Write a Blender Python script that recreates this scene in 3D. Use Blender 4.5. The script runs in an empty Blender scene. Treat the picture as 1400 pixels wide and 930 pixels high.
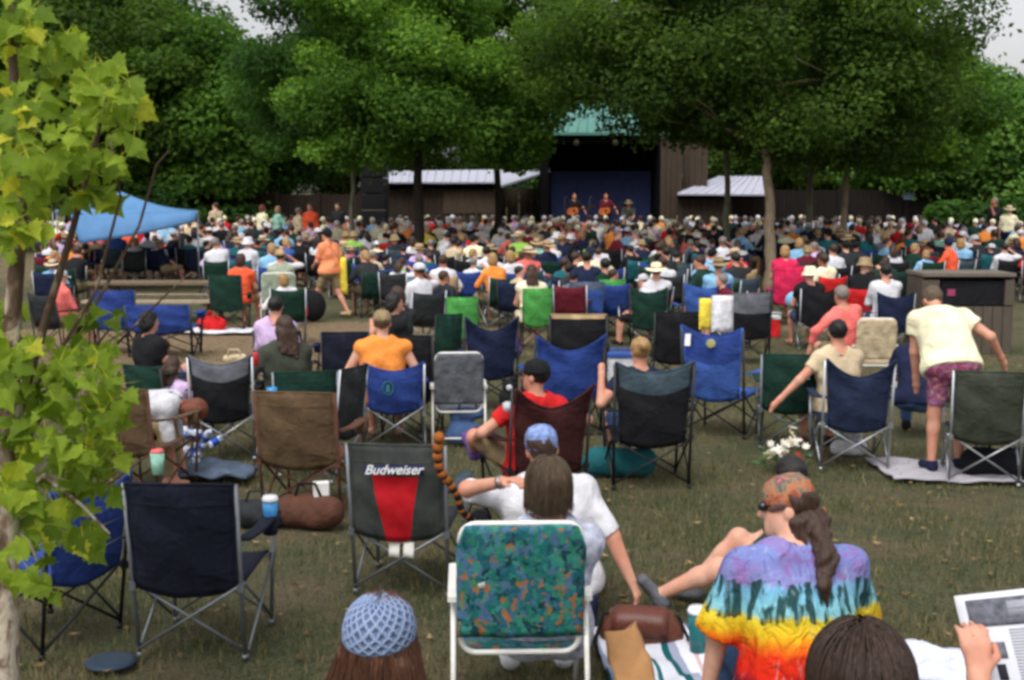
import bpy, math, random
import numpy as np
from mathutils import Vector, Matrix
R = math.radians
random.seed(7)
RNG = np.random.default_rng(7)
scene = bpy.context.scene
COL = scene.collection

# ------------------------------------------------------------------ camera geometry
F = 1700.0; H = 2.45; PIT = math.atan(203 / 1700); CP = math.cos(PIT); SP = math.sin(PIT)

def at(px, py, D):
    """world point seen at photo pixel (px, py) at depth D along the view axis"""
    u = (px - 700) / F; v = (465 - py) / F
    return Vector((D * u, D * (CP + v * SP), H + D * (v * CP - SP)))

def zg(y):
    t = min(max((y - 25) / 17, 0), 1)
    return .3 * t * t * (3 - 2 * t)

def G(px, s):
    """ground point in column px where one metre measures s pixels"""
    D = F / s; z = 0
    for _ in range(5):
        v = (SP - (H - z) / D) / CP
        p = Vector((D * (px - 700) / F, D * (CP + v * SP), z)); z = zg(p.y)
    p.z = zg(p.y)
    return p

# ------------------------------------------------------------------ materials
def lin(c):
    c = c / 255.0
    return c / 12.92 if c <= .04045 else ((c + .055) / 1.055) ** 2.4

def C(r, g, b):
    return (lin(r), lin(g), lin(b), 1.0)

class NT:
    def __init__(self, name):
        m = bpy.data.materials.new(name); m.use_nodes = True
        self.m = m; self.t = m.node_tree; self.n = self.t.nodes; self.n.clear()
        self.out = self.add('ShaderNodeOutputMaterial'); self.p = self.add('ShaderNodeBsdfPrincipled')
        self.link(self.p.outputs[0], self.out.inputs['Surface'])
    def add(self, ty, **k):
        n = self.n.new(ty)
        for a, b in k.items(): setattr(n, a, b)
        return n
    def link(self, a, b): self.t.links.new(a, b)
    def coord(self, which='Object'):
        return self.add('ShaderNodeTexCoord').outputs[which]
    def noise(self, scale, vec=None, detail=3, rough=.55, dist=0):
        n = self.add('ShaderNodeTexNoise'); n.inputs['Scale'].default_value = scale
        n.inputs['Detail'].default_value = detail; n.inputs['Roughness'].default_value = rough
        n.inputs['Distortion'].default_value = dist
        if vec is not None: self.link(vec, n.inputs['Vector'])
        return n.outputs['Fac']
    def scaled(self, vec, s):
        n = self.add('ShaderNodeVectorMath', operation='MULTIPLY'); self.link(vec, n.inputs[0]); n.inputs[1].default_value = s
        return n.outputs[0]
    def math(self, op, a, b=0.0, c=None):
        n = self.add('ShaderNodeMath', operation=op)
        for i, v in enumerate((a, b, c)):
            if v is None: continue
            if isinstance(v, (int, float)): n.inputs[i].default_value = v
            else: self.link(v, n.inputs[i])
        return n.outputs[0]
    def ramp(self, fac, stops, interp='LINEAR'):
        n = self.add('ShaderNodeValToRGB'); n.color_ramp.interpolation = interp
        e = n.color_ramp.elements
        while len(e) < len(stops): e.new(.5)
        for el, (p, c) in zip(e, stops): el.position = p; el.color = c
        self.link(fac, n.inputs[0]); return n.outputs[0]
    def mix(self, fac, a, b, mode='MIX'):
        n = self.add('ShaderNodeMix', data_type='RGBA', blend_type=mode)
        for s, v in ((n.inputs[0], fac), (n.inputs[6], a), (n.inputs[7], b)):
            if isinstance(v, (int, float)): s.default_value = v
            elif isinstance(v, tuple): s.default_value = v
            else: self.link(v, s)
        return n.outputs[2]
    def bump(self, h, strength=.3, dist=.01):
        n = self.add('ShaderNodeBump'); n.inputs['Strength'].default_value = strength; n.inputs['Distance'].default_value = dist
        self.link(h, n.inputs['Height']); self.link(n.outputs[0], self.p.inputs['Normal'])
    def base(self, c):
        if isinstance(c, tuple): self.p.inputs['Base Color'].default_value = c
        else: self.link(c, self.p.inputs['Base Color'])
    def set(self, rough=.8, metal=0, spec=.3):
        self.p.inputs['Roughness'].default_value = rough; self.p.inputs['Metallic'].default_value = metal
        self.p.inputs['Specular IOR Level'].default_value = spec

_mats = {}
def mul(c, k): return (min(c[0] * k, 1), min(c[1] * k, 1), min(c[2] * k, 1), 1)

def M(name, col, rough=.85, var=.18, scale=14, bump=.25, bs=60, spec=.25, metal=0, stretch=None):
    if name in _mats: return _mats[name]
    t = NT(name); v = t.coord()
    if stretch: v = t.scaled(v, stretch)
    n = t.noise(scale, v, 4)
    t.base(t.ramp(n, [(.3, mul(col, 1 - var)), (.7, mul(col, 1 + var))]))
    t.set(rough, metal, spec)
    if bump: t.bump(t.noise(bs, v, 2), bump)
    _mats[name] = t.m
    return t.m

def fabric(name, *rgb):
    t = NT('fabric_' + name); v = t.coord(); col = C(*rgb); n = t.noise(9, v, 4)
    n = t.math('ADD', t.math('MULTIPLY', n, .5), t.math('MULTIPLY', t.noise(2.2, v, 3), .5)); t.base(t.ramp(n, [(.34, mul(col, .74)), (.5, col), (.66, mul(col, 1.34))])); t.set(.85, 0, .2)
    h = t.math('ADD', t.noise(5, v, 3, .5, 1.2), t.math('MULTIPLY', t.noise(26, v, 2), .25)); t.bump(h, .55, .05); return t.m

# ------------------------------------------------------------------ meshes
class MB:
    def __init__(self): self.v = []; self.f = []; self.mi = []; self.sm = []
    def face(self, idx, mi=0, sm=False): self.f.append(tuple(idx)); self.mi.append(mi); self.sm.append(sm)
    def add(self, vs, fs, mi=0, sm=False):
        o = len(self.v); self.v += [tuple(p) for p in vs]
        for f in fs: self.face([i + o for i in f], mi, sm)
        return o
    def box(self, c, size, rot=None, mi=0, ch=0):
        c = Vector(c); sx, sy, sz = (a / 2 for a in size)
        Rm = rot if rot is not None else Matrix.Identity(3)
        ch = min(ch, sx * .9, sy * .9)
        prof = [(-sx + ch, -sy), (sx - ch, -sy), (sx, -sy + ch), (sx, sy - ch), (sx - ch, sy), (-sx + ch, sy), (-sx, sy - ch), (-sx, -sy + ch)] if ch else [(-sx, -sy), (sx, -sy), (sx, sy), (-sx, sy)]
        n = len(prof)
        vs = [c + Rm @ Vector((x, y, z)) for z in (-sz, sz) for x, y in prof]
        fs = [tuple(range(n))[::-1], tuple(range(n, 2 * n))] + [(i, (i + 1) % n, n + (i + 1) % n, n + i) for i in range(n)]
        self.add(vs, fs, mi)
    def tube(self, pts, r, n=8, mi=0, cap=True):
        pts = [Vector(p) for p in pts]; k = len(pts)
        rs = r if isinstance(r, (list, tuple)) else [r] * k
        t0 = (pts[1] - pts[0]).normalized()
        up = Vector((0, 0, 1)) if abs(t0.z) < .9 else Vector((1, 0, 0))
        a = t0.cross(up).normalized(); vs = []
        for i in range(k):
            t = (pts[min(i + 1, k - 1)] - pts[max(i - 1, 0)]).normalized()
            a = (a - t * a.dot(t)).normalized(); b = t.cross(a)
            for j in range(n):
                q = 2 * math.pi * j / n
                vs.append(pts[i] + (a * math.cos(q) + b * math.sin(q)) * rs[i])
        fs = [(i * n + j, i * n + (j + 1) % n, (i + 1) * n + (j + 1) % n, (i + 1) * n + j) for i in range(k - 1) for j in range(n)]
        o = self.add(vs, fs, mi, True)
        if cap:
            self.face([o + j for j in range(n)][::-1], mi); self.face([o + (k - 1) * n + j for j in range(n)], mi)
    def bar(self, a, b, r=.01, n=6, mi=0): self.tube([a, b], r, n, mi)
    def lathe(self, prof, n=20, c=(0, 0, 0), mi=0, sm=True, sx=1, sy=1, fn=None):
        vs = []
        for (r, z) in prof:
            for j in range(n):
                q = 2 * math.pi * j / n; k = fn(q, z) if fn else 1
                vs.append((c[0] + r * math.cos(q) * sx * k, c[1] + r * math.sin(q) * sy * k, c[2] + z))
        k = len(prof)
        fs = [(i * n + j, i * n + (j + 1) % n, (i + 1) * n + (j + 1) % n, (i + 1) * n + j) for i in range(k - 1) for j in range(n)]
        o = self.add(vs, fs, mi, sm)
        if prof[0][0] > 1e-6: self.face([o + j for j in range(n)][::-1], mi)
        if prof[-1][0] > 1e-6: self.face([o + (k - 1) * n + j for j in range(n)], mi)
    def grid(self, fn, nu, nv, th=.004, mi=0, sm=True, mif=None):
        """closed thin sheet from fn(u, v) -> point"""
        P = [[Vector(fn(i / nu, j / nv)) for j in range(nv + 1)] for i in range(nu + 1)]
        top = []; bot = []
        for i in range(nu + 1):
            for j in range(nv + 1):
                du = P[min(i + 1, nu)][j] - P[max(i - 1, 0)][j]; dv = P[i][min(j + 1, nv)] - P[i][max(j - 1, 0)]
                n = du.cross(dv); n = n.normalized() if n.length > 1e-9 else Vector((0, 0, 1))
                top.append(P[i][j] + n * th / 2); bot.append(P[i][j] - n * th / 2)
        w = nv + 1; N = len(top); o = len(self.v); self.v += [tuple(p) for p in top + bot]
        for i in range(nu):
            for j in range(nv):
                m_ = mif((i + .5) / nu, (j + .5) / nv) if mif else mi
                a, b, c, d = i * w + j, (i + 1) * w + j, (i + 1) * w + j + 1, i * w + j + 1
                self.face((o + a, o + b, o + c, o + d), m_, sm); self.face((o + N + d, o + N + c, o + N + b, o + N + a), m_, sm)
        edge = [(i, 0) for i in range(nu + 1)] + [(nu, j) for j in range(1, nv + 1)] + [(i, nv) for i in range(nu - 1, -1, -1)] + [(0, j) for j in range(nv - 1, 0, -1)]
        for q in range(len(edge)):
            a = edge[q][0] * w + edge[q][1]; e2 = edge[(q + 1) % len(edge)]; b = e2[0] * w + e2[1]
            self.face((o + b, o + a, o + N + a, o + N + b), mi, False)
    def ball(self, c, r, n=12, m=8, mi=0, sc=(1, 1, 1)):
        c = Vector(c)
        self.lathe([(max(r * math.sin(math.pi * i / m), 1e-7), -r * math.cos(math.pi * i / m)) for i in range(m + 1)], n, (0, 0, 0), mi)
        k = n * (m + 1); base = len(self.v) - k
        for i in range(base, len(self.v)):
            p = self.v[i]; self.v[i] = (c.x + p[0] * sc[0], c.y + p[1] * sc[1], c.z + p[2] * sc[2])
    def mesh(self, name='mesh'):
        me = bpy.data.meshes.new(name); me.from_pydata(self.v, [], self.f)
        me.polygons.foreach_set('material_index', self.mi); me.polygons.foreach_set('use_smooth', self.sm)
        for _ in range(max(self.mi, default=0) + 1): me.materials.append(None)
        me.update(); return me
    def build(self, name, mats, parent=None, loc=None, rz=0): return obj(name, self.mesh(name), mats, parent, loc, rz)

def np_mesh(name, V, Fq, nmat=1, mi=None, smooth=True):
    me = bpy.data.meshes.new(name); V = np.ascontiguousarray(V, np.float32); Fq = np.ascontiguousarray(Fq, np.int32)
    n, k = Fq.shape
    me.vertices.add(len(V)); me.vertices.foreach_set('co', V.ravel())
    me.loops.add(n * k); me.loops.foreach_set('vertex_index', Fq.ravel())
    me.polygons.add(n); me.polygons.foreach_set('loop_start', np.arange(0, n * k, k, dtype=np.int32))
    if mi is not None: me.polygons.foreach_set('material_index', np.ascontiguousarray(mi, np.int32))
    me.polygons.foreach_set('use_smooth', np.full(n, smooth))
    for _ in range(nmat): me.materials.append(None)
    me.update(calc_edges=True); me.validate(); return me

def obj(name, me, mats, parent=None, loc=None, rz=0):
    o = bpy.data.objects.new(name, me); COL.objects.link(o)
    if not isinstance(mats, (list, tuple)): mats = [mats]
    for i, m in enumerate(mats):
        if i < len(o.material_slots):
            o.material_slots[i].link = 'OBJECT'; o.material_slots[i].material = m
    if parent is not None: o.parent = parent
    if loc is not None: o.location = loc
    o.rotation_euler = (0, 0, rz)
    return o

def tag(o, label=None, cat=None, group=None, kind=None):
    for k, v in (('label', label), ('category', cat), ('group', group), ('kind', kind)):
        if v: o[k] = v
    return o

def thing(name, label, cat, loc=(0, 0, 0), rz=0, group=None):
    o = bpy.data.objects.new(name, None); COL.objects.link(o); o.location = loc; o.rotation_euler = (0, 0, rz); o.empty_display_size = .1
    return tag(o, label, cat, group)

# ------------------------------------------------------------------ signed distance bodies
def A(v): return np.array(v, np.float32)

class Cone:
    def __init__(s, a, b, r0, r1=None, flat=False, k=.03, tag=0, sub=False, flat0=False):
        s.a = A(a); s.b = A(b); s.r0 = r0; s.r1 = r0 if r1 is None else r1; s.flat = flat; s.k = k; s.tag = tag; s.sub = sub; s.flat0 = flat0
    def bbox(s):
        m = max(s.r0, s.r1); return np.minimum(s.a, s.b) - m, np.maximum(s.a, s.b) + m
    def d(s, X, Y, Z):
        ba = s.b - s.a; L2 = float(ba @ ba) + 1e-9
        x = X - s.a[0]; y = Y - s.a[1]; z = Z - s.a[2]
        t = (x * ba[0] + y * ba[1] + z * ba[2]) / L2; tc = np.clip(t, 0, 1)
        d = np.sqrt((x - tc * ba[0]) ** 2 + (y - tc * ba[1]) ** 2 + (z - tc * ba[2]) ** 2) - (s.r0 + (s.r1 - s.r0) * tc)
        if s.flat: d = np.maximum(d, (t - 1) * L2 ** .5)
        if s.flat0: d = np.maximum(d, -t * L2 ** .5)
        return d
    def grow(s, g, tag=None, k=None): return Cone(s.a, s.b, s.r0 + g, s.r1 + g, s.flat, s.k if k is None else k, s.tag if tag is None else tag, s.sub, s.flat0)

class Ell:
    def __init__(s, c, r, Rm=None, k=.02, tag=0, sub=False):
        s.c = A(c); s.r = A(r); s.R = np.eye(3, dtype=np.float32) if Rm is None else A(Rm); s.k = k; s.tag = tag; s.sub = sub
    def bbox(s): m = float(s.r.max()); return s.c - m, s.c + m
    def d(s, X, Y, Z):
        x = X - s.c[0]; y = Y - s.c[1]; z = Z - s.c[2]; Rm = s.R
        q = [Rm[0, i] * x + Rm[1, i] * y + Rm[2, i] * z for i in range(3)]
        k0 = np.sqrt(sum((q[i] / s.r[i]) ** 2 for i in range(3))); k1 = np.sqrt(sum((q[i] / s.r[i] ** 2) ** 2 for i in range(3))) + 1e-6
        return k0 * (k0 - 1) / k1
    def grow(s, g, tag=None, k=None): return Ell(s.c, s.r + g, s.R, s.k if k is None else k, s.tag if tag is None else tag, s.sub)

def sdf_mesh(prims, h, cuts=(), wr=0, wf=18, wdir=(1, 1, 1), ph=0):
    """union of the shapes with soft joins -> (V, quads, tag per quad); cuts: (normal, point) removes the positive side"""
    lo = np.min([p.bbox()[0] for p in prims if not p.sub], 0) - 3 * h - .02; hi = np.max([p.bbox()[1] for p in prims if not p.sub], 0) + 3 * h + .02
    n = np.ceil((hi - lo) / h).astype(int) + 1
    ax = [np.float32(lo[i]) + np.arange(n[i], dtype=np.float32) * h for i in range(3)]
    Fd = np.full(n, 1.0, np.float32); T = np.zeros(n, np.int8)
    for p in prims:
        a, b = p.bbox(); m = p.k + 3 * h + .015
        i0 = np.clip(np.floor((a - m - lo) / h).astype(int), 0, n); i1 = np.clip(np.ceil((b + m - lo) / h).astype(int) + 1, 0, n)
        sl = tuple(slice(i0[i], i1[i]) for i in range(3))
        if min(i1 - i0) <= 0: continue
        d = p.d(ax[0][sl[0]][:, None, None], ax[1][sl[1]][None, :, None], ax[2][sl[2]][None, None, :])
        f = Fd[sl]
        if p.sub: Fd[sl] = np.maximum(f, -d); continue
        T[sl] = np.where(d < f, p.tag, T[sl])
        hh = np.maximum(p.k - np.abs(f - d), 0)
        Fd[sl] = np.minimum(f, d) - hh * hh / (4 * p.k + 1e-9)
    X, Y, Z = ax[0][:, None, None], ax[1][None, :, None], ax[2][None, None, :]
    if wr:
        w = wdir
        Fd = Fd + wr * (np.sin(wf * w[0] * X + 2.1 * np.sin(wf * .6 * Z + ph) + ph) * np.sin(wf * w[2] * Z * .9 + 1.7 * np.sin(wf * .5 * Y + 2 * ph)) + .5 * np.sin(wf * 1.9 * w[0] * X + wf * 1.3 * w[2] * Z + 3 * ph) * np.sin(wf * 1.6 * w[1] * Y + ph))
    for nn, pp in cuts:
        nn = A(nn); nn = nn / np.linalg.norm(nn); pp = A(pp)
        Fd = np.maximum(Fd, (X - pp[0]) * nn[0] + (Y - pp[1]) * nn[1] + (Z - pp[2]) * nn[2])
    Fd[0] = Fd[-1] = 1; Fd[:, 0] = Fd[:, -1] = 1; Fd[:, :, 0] = Fd[:, :, -1] = 1
    S = Fd < 0; cn = n - 1; tot = int(cn.prod())
    cid = lambda i, j, k: (i * cn[1] + j) * cn[2] + k
    cells = []; pts = []; quads = []; tags = []
    for axn in range(3):
        s0 = [slice(None)] * 3; s1 = [slice(None)] * 3; s0[axn] = slice(0, -1); s1[axn] = slice(1, None)
        s0, s1 = tuple(s0), tuple(s1)
        I = np.argwhere(S[s0] != S[s1])
        if not len(I): continue
        J = I.copy(); J[:, axn] += 1
        f0 = Fd[tuple(I.T)]; f1 = Fd[tuple(J.T)]; t = f0 / (f0 - f1)
        P = I.astype(np.float32); P[:, axn] += t
        u, v = (axn + 1) % 3, (axn + 2) % 3; q = []
        for du, dv in ((0, 0), (-1, 0), (-1, -1), (0, -1)):
            Q = I.copy(); Q[:, u] += du; Q[:, v] += dv
            c = cid(Q[:, 0], Q[:, 1], Q[:, 2]); q.append(c); cells.append(c); pts.append(P)
        q = np.stack(q, 1); flip = f0 > 0
        q[flip] = q[flip][:, ::-1]; quads.append(q); tags.append(T[tuple(np.where(flip[:, None], J, I).T)])
    cells = np.concatenate(cells); pts = np.concatenate(pts); quads = np.concatenate(quads); tags = np.concatenate(tags)
    uq, inv = np.unique(cells, return_inverse=True)
    cnt = np.bincount(inv); V = np.stack([np.bincount(inv, pts[:, i]) / cnt for i in range(3)], 1) * h + lo
    lut = np.searchsorted(uq, quads)
    return V, lut, tags
EXPOSURE = 0.5; FILTER = 3.2
import zlib
def crc(s): return zlib.crc32(s.encode())
# ------------------------------------------------------------------ people
def ik(a, t, l1, l2, pole):
    a, t, pole = Vector(a), Vector(t), Vector(pole); d = t - a; L = d.length
    if L > (l1 + l2) * .995: t = a + d * ((l1 + l2) * .995 / L); d = t - a; L = d.length
    d.normalize(); x = (l1 * l1 - l2 * l2 + L * L) / (2 * L); hgt = math.sqrt(max(l1 * l1 - x * x, 0))
    p = pole - d * pole.dot(d)
    p = p.normalized() if p.length > 1e-6 else Vector((1, 0, 0))
    return a + d * x + p * hgt, t

HANDS = {   # hand target relative to the hip point and elbow pole, for the right side (x > 0)
    'lap': ((.10, .30, .10), (1, -.6, -.6)), 'rest': ((.27, .24, .17), (.7, -1, -.5)), 'knee': ((.13, .40, .12), (1, -.2, -.5)),
    'chin': ((.07, .22, .50), (.5, -.2, -1)), 'up': ((.22, .12, .62), (1, .1, -.6)), 'down': ((.24, .02, -.08), (.6, -1, 0)),
    'hug': ((-.05, .30, .22), (1, .2, -.6)), 'out': ((.45, .10, .20), (.3, -1, -.4)), 'cup': ((.16, .34, .34), (.8, -.4, -1)),
    'floor': ((.30, -.22, -.08), (.5, -1, .2)),
}
def person_geo(hip=.52, lean=0, side=0, twist=0, head=(0, 0, 0), L='lap', Rr='lap', legs='sit', wid=1.0, feet=None, neckfwd=0, fingers=False, neckup=.6):
    """joints and shapes of a body facing +Y with its origin on the ground under the hips"""
    g = {}
    P = Vector((0, 0, hip)); la, sb = R(lean), R(side)
    up = Vector((math.sin(sb), math.sin(la), math.cos(la) * math.cos(sb))).normalized()
    up0 = (up + Vector((0, 0, .6))).normalized() if abs(lean) > 25 else up
    X = Vector((math.cos(R(twist)), math.sin(R(twist)), 0)); X = (X - up * X.dot(up)).normalized(); Fw = up.cross(X).normalized()
    if Fw.y < 0 and abs(twist) < 90: Fw = -Fw
    N = P + up * .50; Sh = {s: N - up * .045 + X * (.165 * wid * s) for s in (-1, 1)}
    hy, hp, hr = (R(a) for a in head)
    Rh = (Matrix.Rotation(R(twist) + hy, 3, 'Z') @ Matrix.Rotation(hr, 3, 'Y') @ Matrix.Rotation(-hp, 3, 'X'))
    nd = (up * .5 + Vector((0, 0, neckup)) + Fw * (.12 + neckfwd)).normalized()
    Hb = N + nd * .085; Hc = N + nd * .195
    g.update(P=P, N=N, Sh=Sh, Rh=Rh, Hc=Hc, up=up, X=X, Fw=Fw)
    hl = lambda v: Hc + Rh @ Vector(v)
    arms = {}
    for s, spec in ((-1, L), (1, Rr)):
        if isinstance(spec, str): (hx, hy_, hz), pole = HANDS[spec]; tgt = P + Vector((hx * s, hy_, hz)); pole = Vector((pole[0] * s, pole[1], pole[2]))
        else: tgt, pole = Vector(spec[0]), Vector(spec[1])
        e, w = ik(Sh[s], tgt, .285, .25, pole); arms[s] = (Sh[s], e, w)
    g['arms'] = arms
    lg = {}
    for s in (-1, 1):
        hj = P + Vector((.09 * s, 0, -.01))
        if feet: ft, pole = Vector(feet[0 if s < 0 else 1][0]), Vector(feet[0 if s < 0 else 1][1])
        elif legs == 'sit': ft, pole = Vector((.13 * s, .46, .085)), Vector((.15 * s, .6, 1))
        elif legs == 'ground': ft, pole = Vector((.13 * s, .56, .085)), Vector((.25 * s, 0, 1))
        elif legs == 'cross': ft, pole = Vector((-.10 * s, .34, .085)), Vector((1 * s, .3, .45))
        elif legs == 'long': ft, pole = Vector((.12 * s, .82, .085)), Vector((.1 * s, 0, 1))
        else: ft, pole = Vector((.10 * s, .02 * s, .085)), Vector((0, 1, 0))
        k, a = ik(hj, ft, .43, .42, pole); lg[s] = (hj, k, a)
    g['legs'] = lg
    w = wid
    torso = [Cone(P - X * .075 * w, P + X * .075 * w, .118 * w, k=.05, tag=2),
             Cone(P + up * .14 - X * .05 * w, P + up * .14 + X * .05 * w, .118 * w, k=.06, tag=1),
             Cone(P + up * .30 - X * .07 * w, P + up * .30 + X * .07 * w, .118 * (.5 + .5 * w), k=.06, tag=1),
             Cone(P + up * .40 - X * .09 * w, P + up * .40 + X * .09 * w, .098, k=.05, tag=1),
             Cone(Sh[-1], Sh[1], .066, k=.04, tag=1), Cone(Sh[-1] * .35 + N * .65 + up * .02, Sh[1] * .35 + N * .65 + up * .02, .058, k=.04, tag=1)]
    neck = [Cone(N - up * .03, Hb + nd * .04, .060, .054, k=.03, tag=0)]
    E = lambda v, r, **k: Ell(hl(v), r, Rh, **k)
    hd = [E((0, -.012, .024), (.076, .096, .091), k=.02), E((0, .022, -.040), (.061, .072, .078), k=.03), Cone(hl((0, .066, -.088)), hl((0, .070, -.09)), .026, k=.025)]
    if fingers or True:
        hd += [Cone(hl((0, .086, .008)), hl((0, .108, -.028)), .010, .015, k=.012), E((.077, -.006, -.012), (.011, .022, .033), k=.008), E((-.077, -.006, -.012), (.011, .022, .033), k=.008),
               Cone(hl((-.03, .082, .022)), hl((.03, .082, .022)), .012, k=.015), Cone(hl((-.018, .086, -.062)), hl((.018, .086, -.062)), .009, k=.01)]
    body = list(torso) + neck
    for s in (-1, 1):
        S, e, wr = arms[s]
        body += [Cone(S, e, .052 * (.6 + .4 * w), .041, k=.03, tag=3), Cone(e, wr, .043, .028, k=.02, tag=0)]
        fd = (wr - e).normalized(); sd = fd.cross(Vector((0, 0, 1)));
        sd = sd.normalized() if sd.length > .2 else Vector((1, 0, 0))
        g['fd%d' % s] = fd
        if fingers:
            nrm = sd.cross(fd).normalized(); cv = -nrm if nrm.z > 0 else nrm
            kn = wr + fd * .085
            for q in (-.022, .0, .022): body.append(Cone(wr + sd * q * .5, kn + sd * q * 1.15, .016, .0135, k=.012, tag=0))
            for i, ln in enumerate((.062, .074, .078, .068)):
                b0 = kn + sd * (-.033 + .021 * i) * 1.0; b1 = b0 + (fd * .8 + cv * .45).normalized() * ln * .55; b2 = b1 + (fd * .35 + cv * .9).normalized() * ln * .5
                body += [Cone(b0 - fd * .01, b1, .0098, .0088, k=.006, tag=0), Cone(b1, b2, .0088, .0076, k=.006, tag=0)]
            ts = -s if abs(fd.z) < .8 else s
            t0 = wr + fd * .025 + sd * .022 * (-1 if s > 0 else 1); t1 = t0 + (fd * .6 + sd * .7 * (-1 if s > 0 else 1) + cv * .3).normalized() * .045; t2 = t1 + (fd * .95 + cv * .35).normalized() * .032
            body += [Cone(t0, t1, .014, .011, k=.01, tag=0), Cone(t1, t2, .011, .009, k=.006, tag=0)]
        else: body += [Cone(wr, wr + fd * .075, .030, .030, k=.02, tag=0), Cone(wr + fd * .075, wr + fd * .12 + Vector((0, 0, -.03)), .027, .02, k=.02, tag=0)]
        hj, kk, an = lg[s]
        body += [Cone(hj, kk, .088 * w, .056, k=.05, tag=2), Cone(kk, kk + (an - kk) * .35, .056, .054, k=.03, tag=4), Cone(kk + (an - kk) * .3, an, .055, .036, k=.02, tag=4)]
        sh = an - kk; toe = Vector((sh.x * .0 + .03 * s, .16, -.05)) if legs != 'free' else Vector((.03 * s, .16, -.05))
        if abs(sh.normalized().z) < .55: toe = Vector((.04 * s, .08, .10))
        g['toe%d' % s] = (an, toe)
        body += [Cone(an + Vector((0, -.03, -.04)), an + toe * .92, .036, .026, k=.02, tag=5)]
    g.update(torso=torso, neck=neck, hd=hd, body=body, hl=hl)
    return g

def hair_prims(g, style, grow=0):
    hl, Rh = g['hl'], g['Rh']; E = lambda v, r: Ell(hl(v), r, Rh, k=.02, tag=6)
    rot = lambda n: Rh @ Vector(n)
    pr = [E((0, -.014, .030), (.086 + grow, .104 + grow, .098 + grow))]
    cuts = [(rot((0, .75, -.62)), hl((0, .040, .020)))]
    if style == 'short': cuts += [(rot((0, .3, -1)), hl((0, -.05, -.075)))]
    elif style == 'bob': pr += [E((0, -.032, -.035), (.098, .090, .105)), ]; cuts += [(rot((0, 0, -1)), hl((0, 0, -.125)))]
    elif style in ('long', 'pony'):
        pr += [E((0, -.030, -.03), (.094, .092, .105))] if style == 'long' else []
        b0 = hl((0, -.075, -.04)); dn = (-g['up'] * .9 - g['Fw'] * .12); X = g['X']
        if style == 'long':
            for q in (-.055, 0, .055): pr.append(Cone(b0 + X * q, b0 + X * q * 1.3 + dn * .30 - g['Fw'] * .03, .048, .030, k=.04, tag=6))
        else: pr.append(Cone(hl((0, -.10, .0)), hl((0, -.13, -.03)) + dn * .22, .036, .018, k=.03, tag=6)); cuts.append((rot((0, -.2, -1)), hl((0, -.05, -.35))))
    elif style == 'bun': pr += [E((0, -.115, .055), (.05, .05, .05))]; cuts += [(rot((0, .3, -1)), hl((0, -.05, -.10)))]
    return pr, cuts

SKIN = {}
def skin(i):
    tones = [(205, 150, 125), (190, 132, 108), (214, 165, 140), (160, 108, 84), (120, 80, 62)]
    n = 'skin_tone_%d' % i
    if n in _mats: return _mats[n]
    t = NT(n); v = t.coord(); c = C(*tones[i]); red = (c[0] * 1.02, c[1] * .72, c[2] * .66, 1)
    t.base(t.mix(t.ramp(t.noise(6, v, 3), [(.42, (0, 0, 0, 1)), (.7, (.7, .7, .7, 1))]), t.ramp(t.noise(30, v, 4), [(.3, mul(c, .86)), (.7, mul(c, 1.06))]), red)); t.set(.52, 0, .35); t.bump(t.noise(110, v, 3), .25, .004); _mats[n] = t.m
    return t.m
HAIRC = {'brown': (62, 42, 30), 'dark': (28, 22, 19), 'black': (16, 14, 14), 'grey': (128, 120, 112), 'blond': (165, 130, 84), 'ginger': (110, 56, 30), 'ash': (92, 76, 58)}
def hairmat(c):
    n = 'hair_' + c
    if n in _mats: return _mats[n]
    t = NT(n); v = t.scaled(t.coord(), (70, 70, 5)); col = C(*HAIRC[c])
    nz = t.noise(1.6, v, 4, .6)
    t.base(t.ramp(nz, [(.3, mul(col, .55)), (.55, col), (.75, mul(col, 1.9))])); t.set(.5, 0, .4); t.bump(nz, .6, .012); _mats[n] = t.m
    return t.m

_hats = {}
def hat_mesh(kind):
    if kind in _hats: return _hats[kind]
    b = MB()
    if kind == 'cap':
        b.lathe([(.092, -.005), (.094, .02), (.088, .06), (.066, .092), (.03, .106), (.0001, .108)], 20, (0, -.012, .02), 0, True, .96, 1.14)
        b.grid(lambda u, v: ((u - .5) * .15, .085 + v * .075 * (1 - (2 * u - 1) ** 2 * .55), .030 - .02 * (2 * u - 1) ** 2 - v * .012), 8, 4, .005)
        b.ball((0, -.012, .128), .008, 8, 5)
    elif kind == 'straw':
        b.lathe([(.19, -.008), (.188, .002), (.15, .006), (.10, .012), (.092, .05), (.086, .095), (.06, .112), (.0001, .106)], 24, (0, -.012, .02), 0, True, .96, 1.1, lambda q, z: 1)
        b.lathe([(.101, .014), (.099, .020), (.095, .042), (.094, .044)], 24, (0, -.012, .022), 1, True, .97, 1.11)
        for i in range(0, 72):  # a gently wavy brim
            x, y, z = b.v[i]; q = math.atan2(y, x); b.v[i] = (x, y, z + .018 * math.cos(2 * q) * math.hypot(x, y) / .19)
    elif kind == 'bucket':
        b.lathe([(.14, -.045), (.138, -.038), (.098, .02), (.092, .075), (.075, .095), (.0001, .098)], 20, (0, -.01, .02), 0, True, .96, 1.1)
    elif kind == 'bandana':
        b.lathe([(.089, -.02), (.092, .02), (.086, .06), (.062, .093), (.03, .106), (.0001, .108)], 20, (0, -.012, .022), 0, True, .96, 1.13)
    _hats[kind] = b.mesh('hat_' + kind); return _hats[kind]

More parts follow.
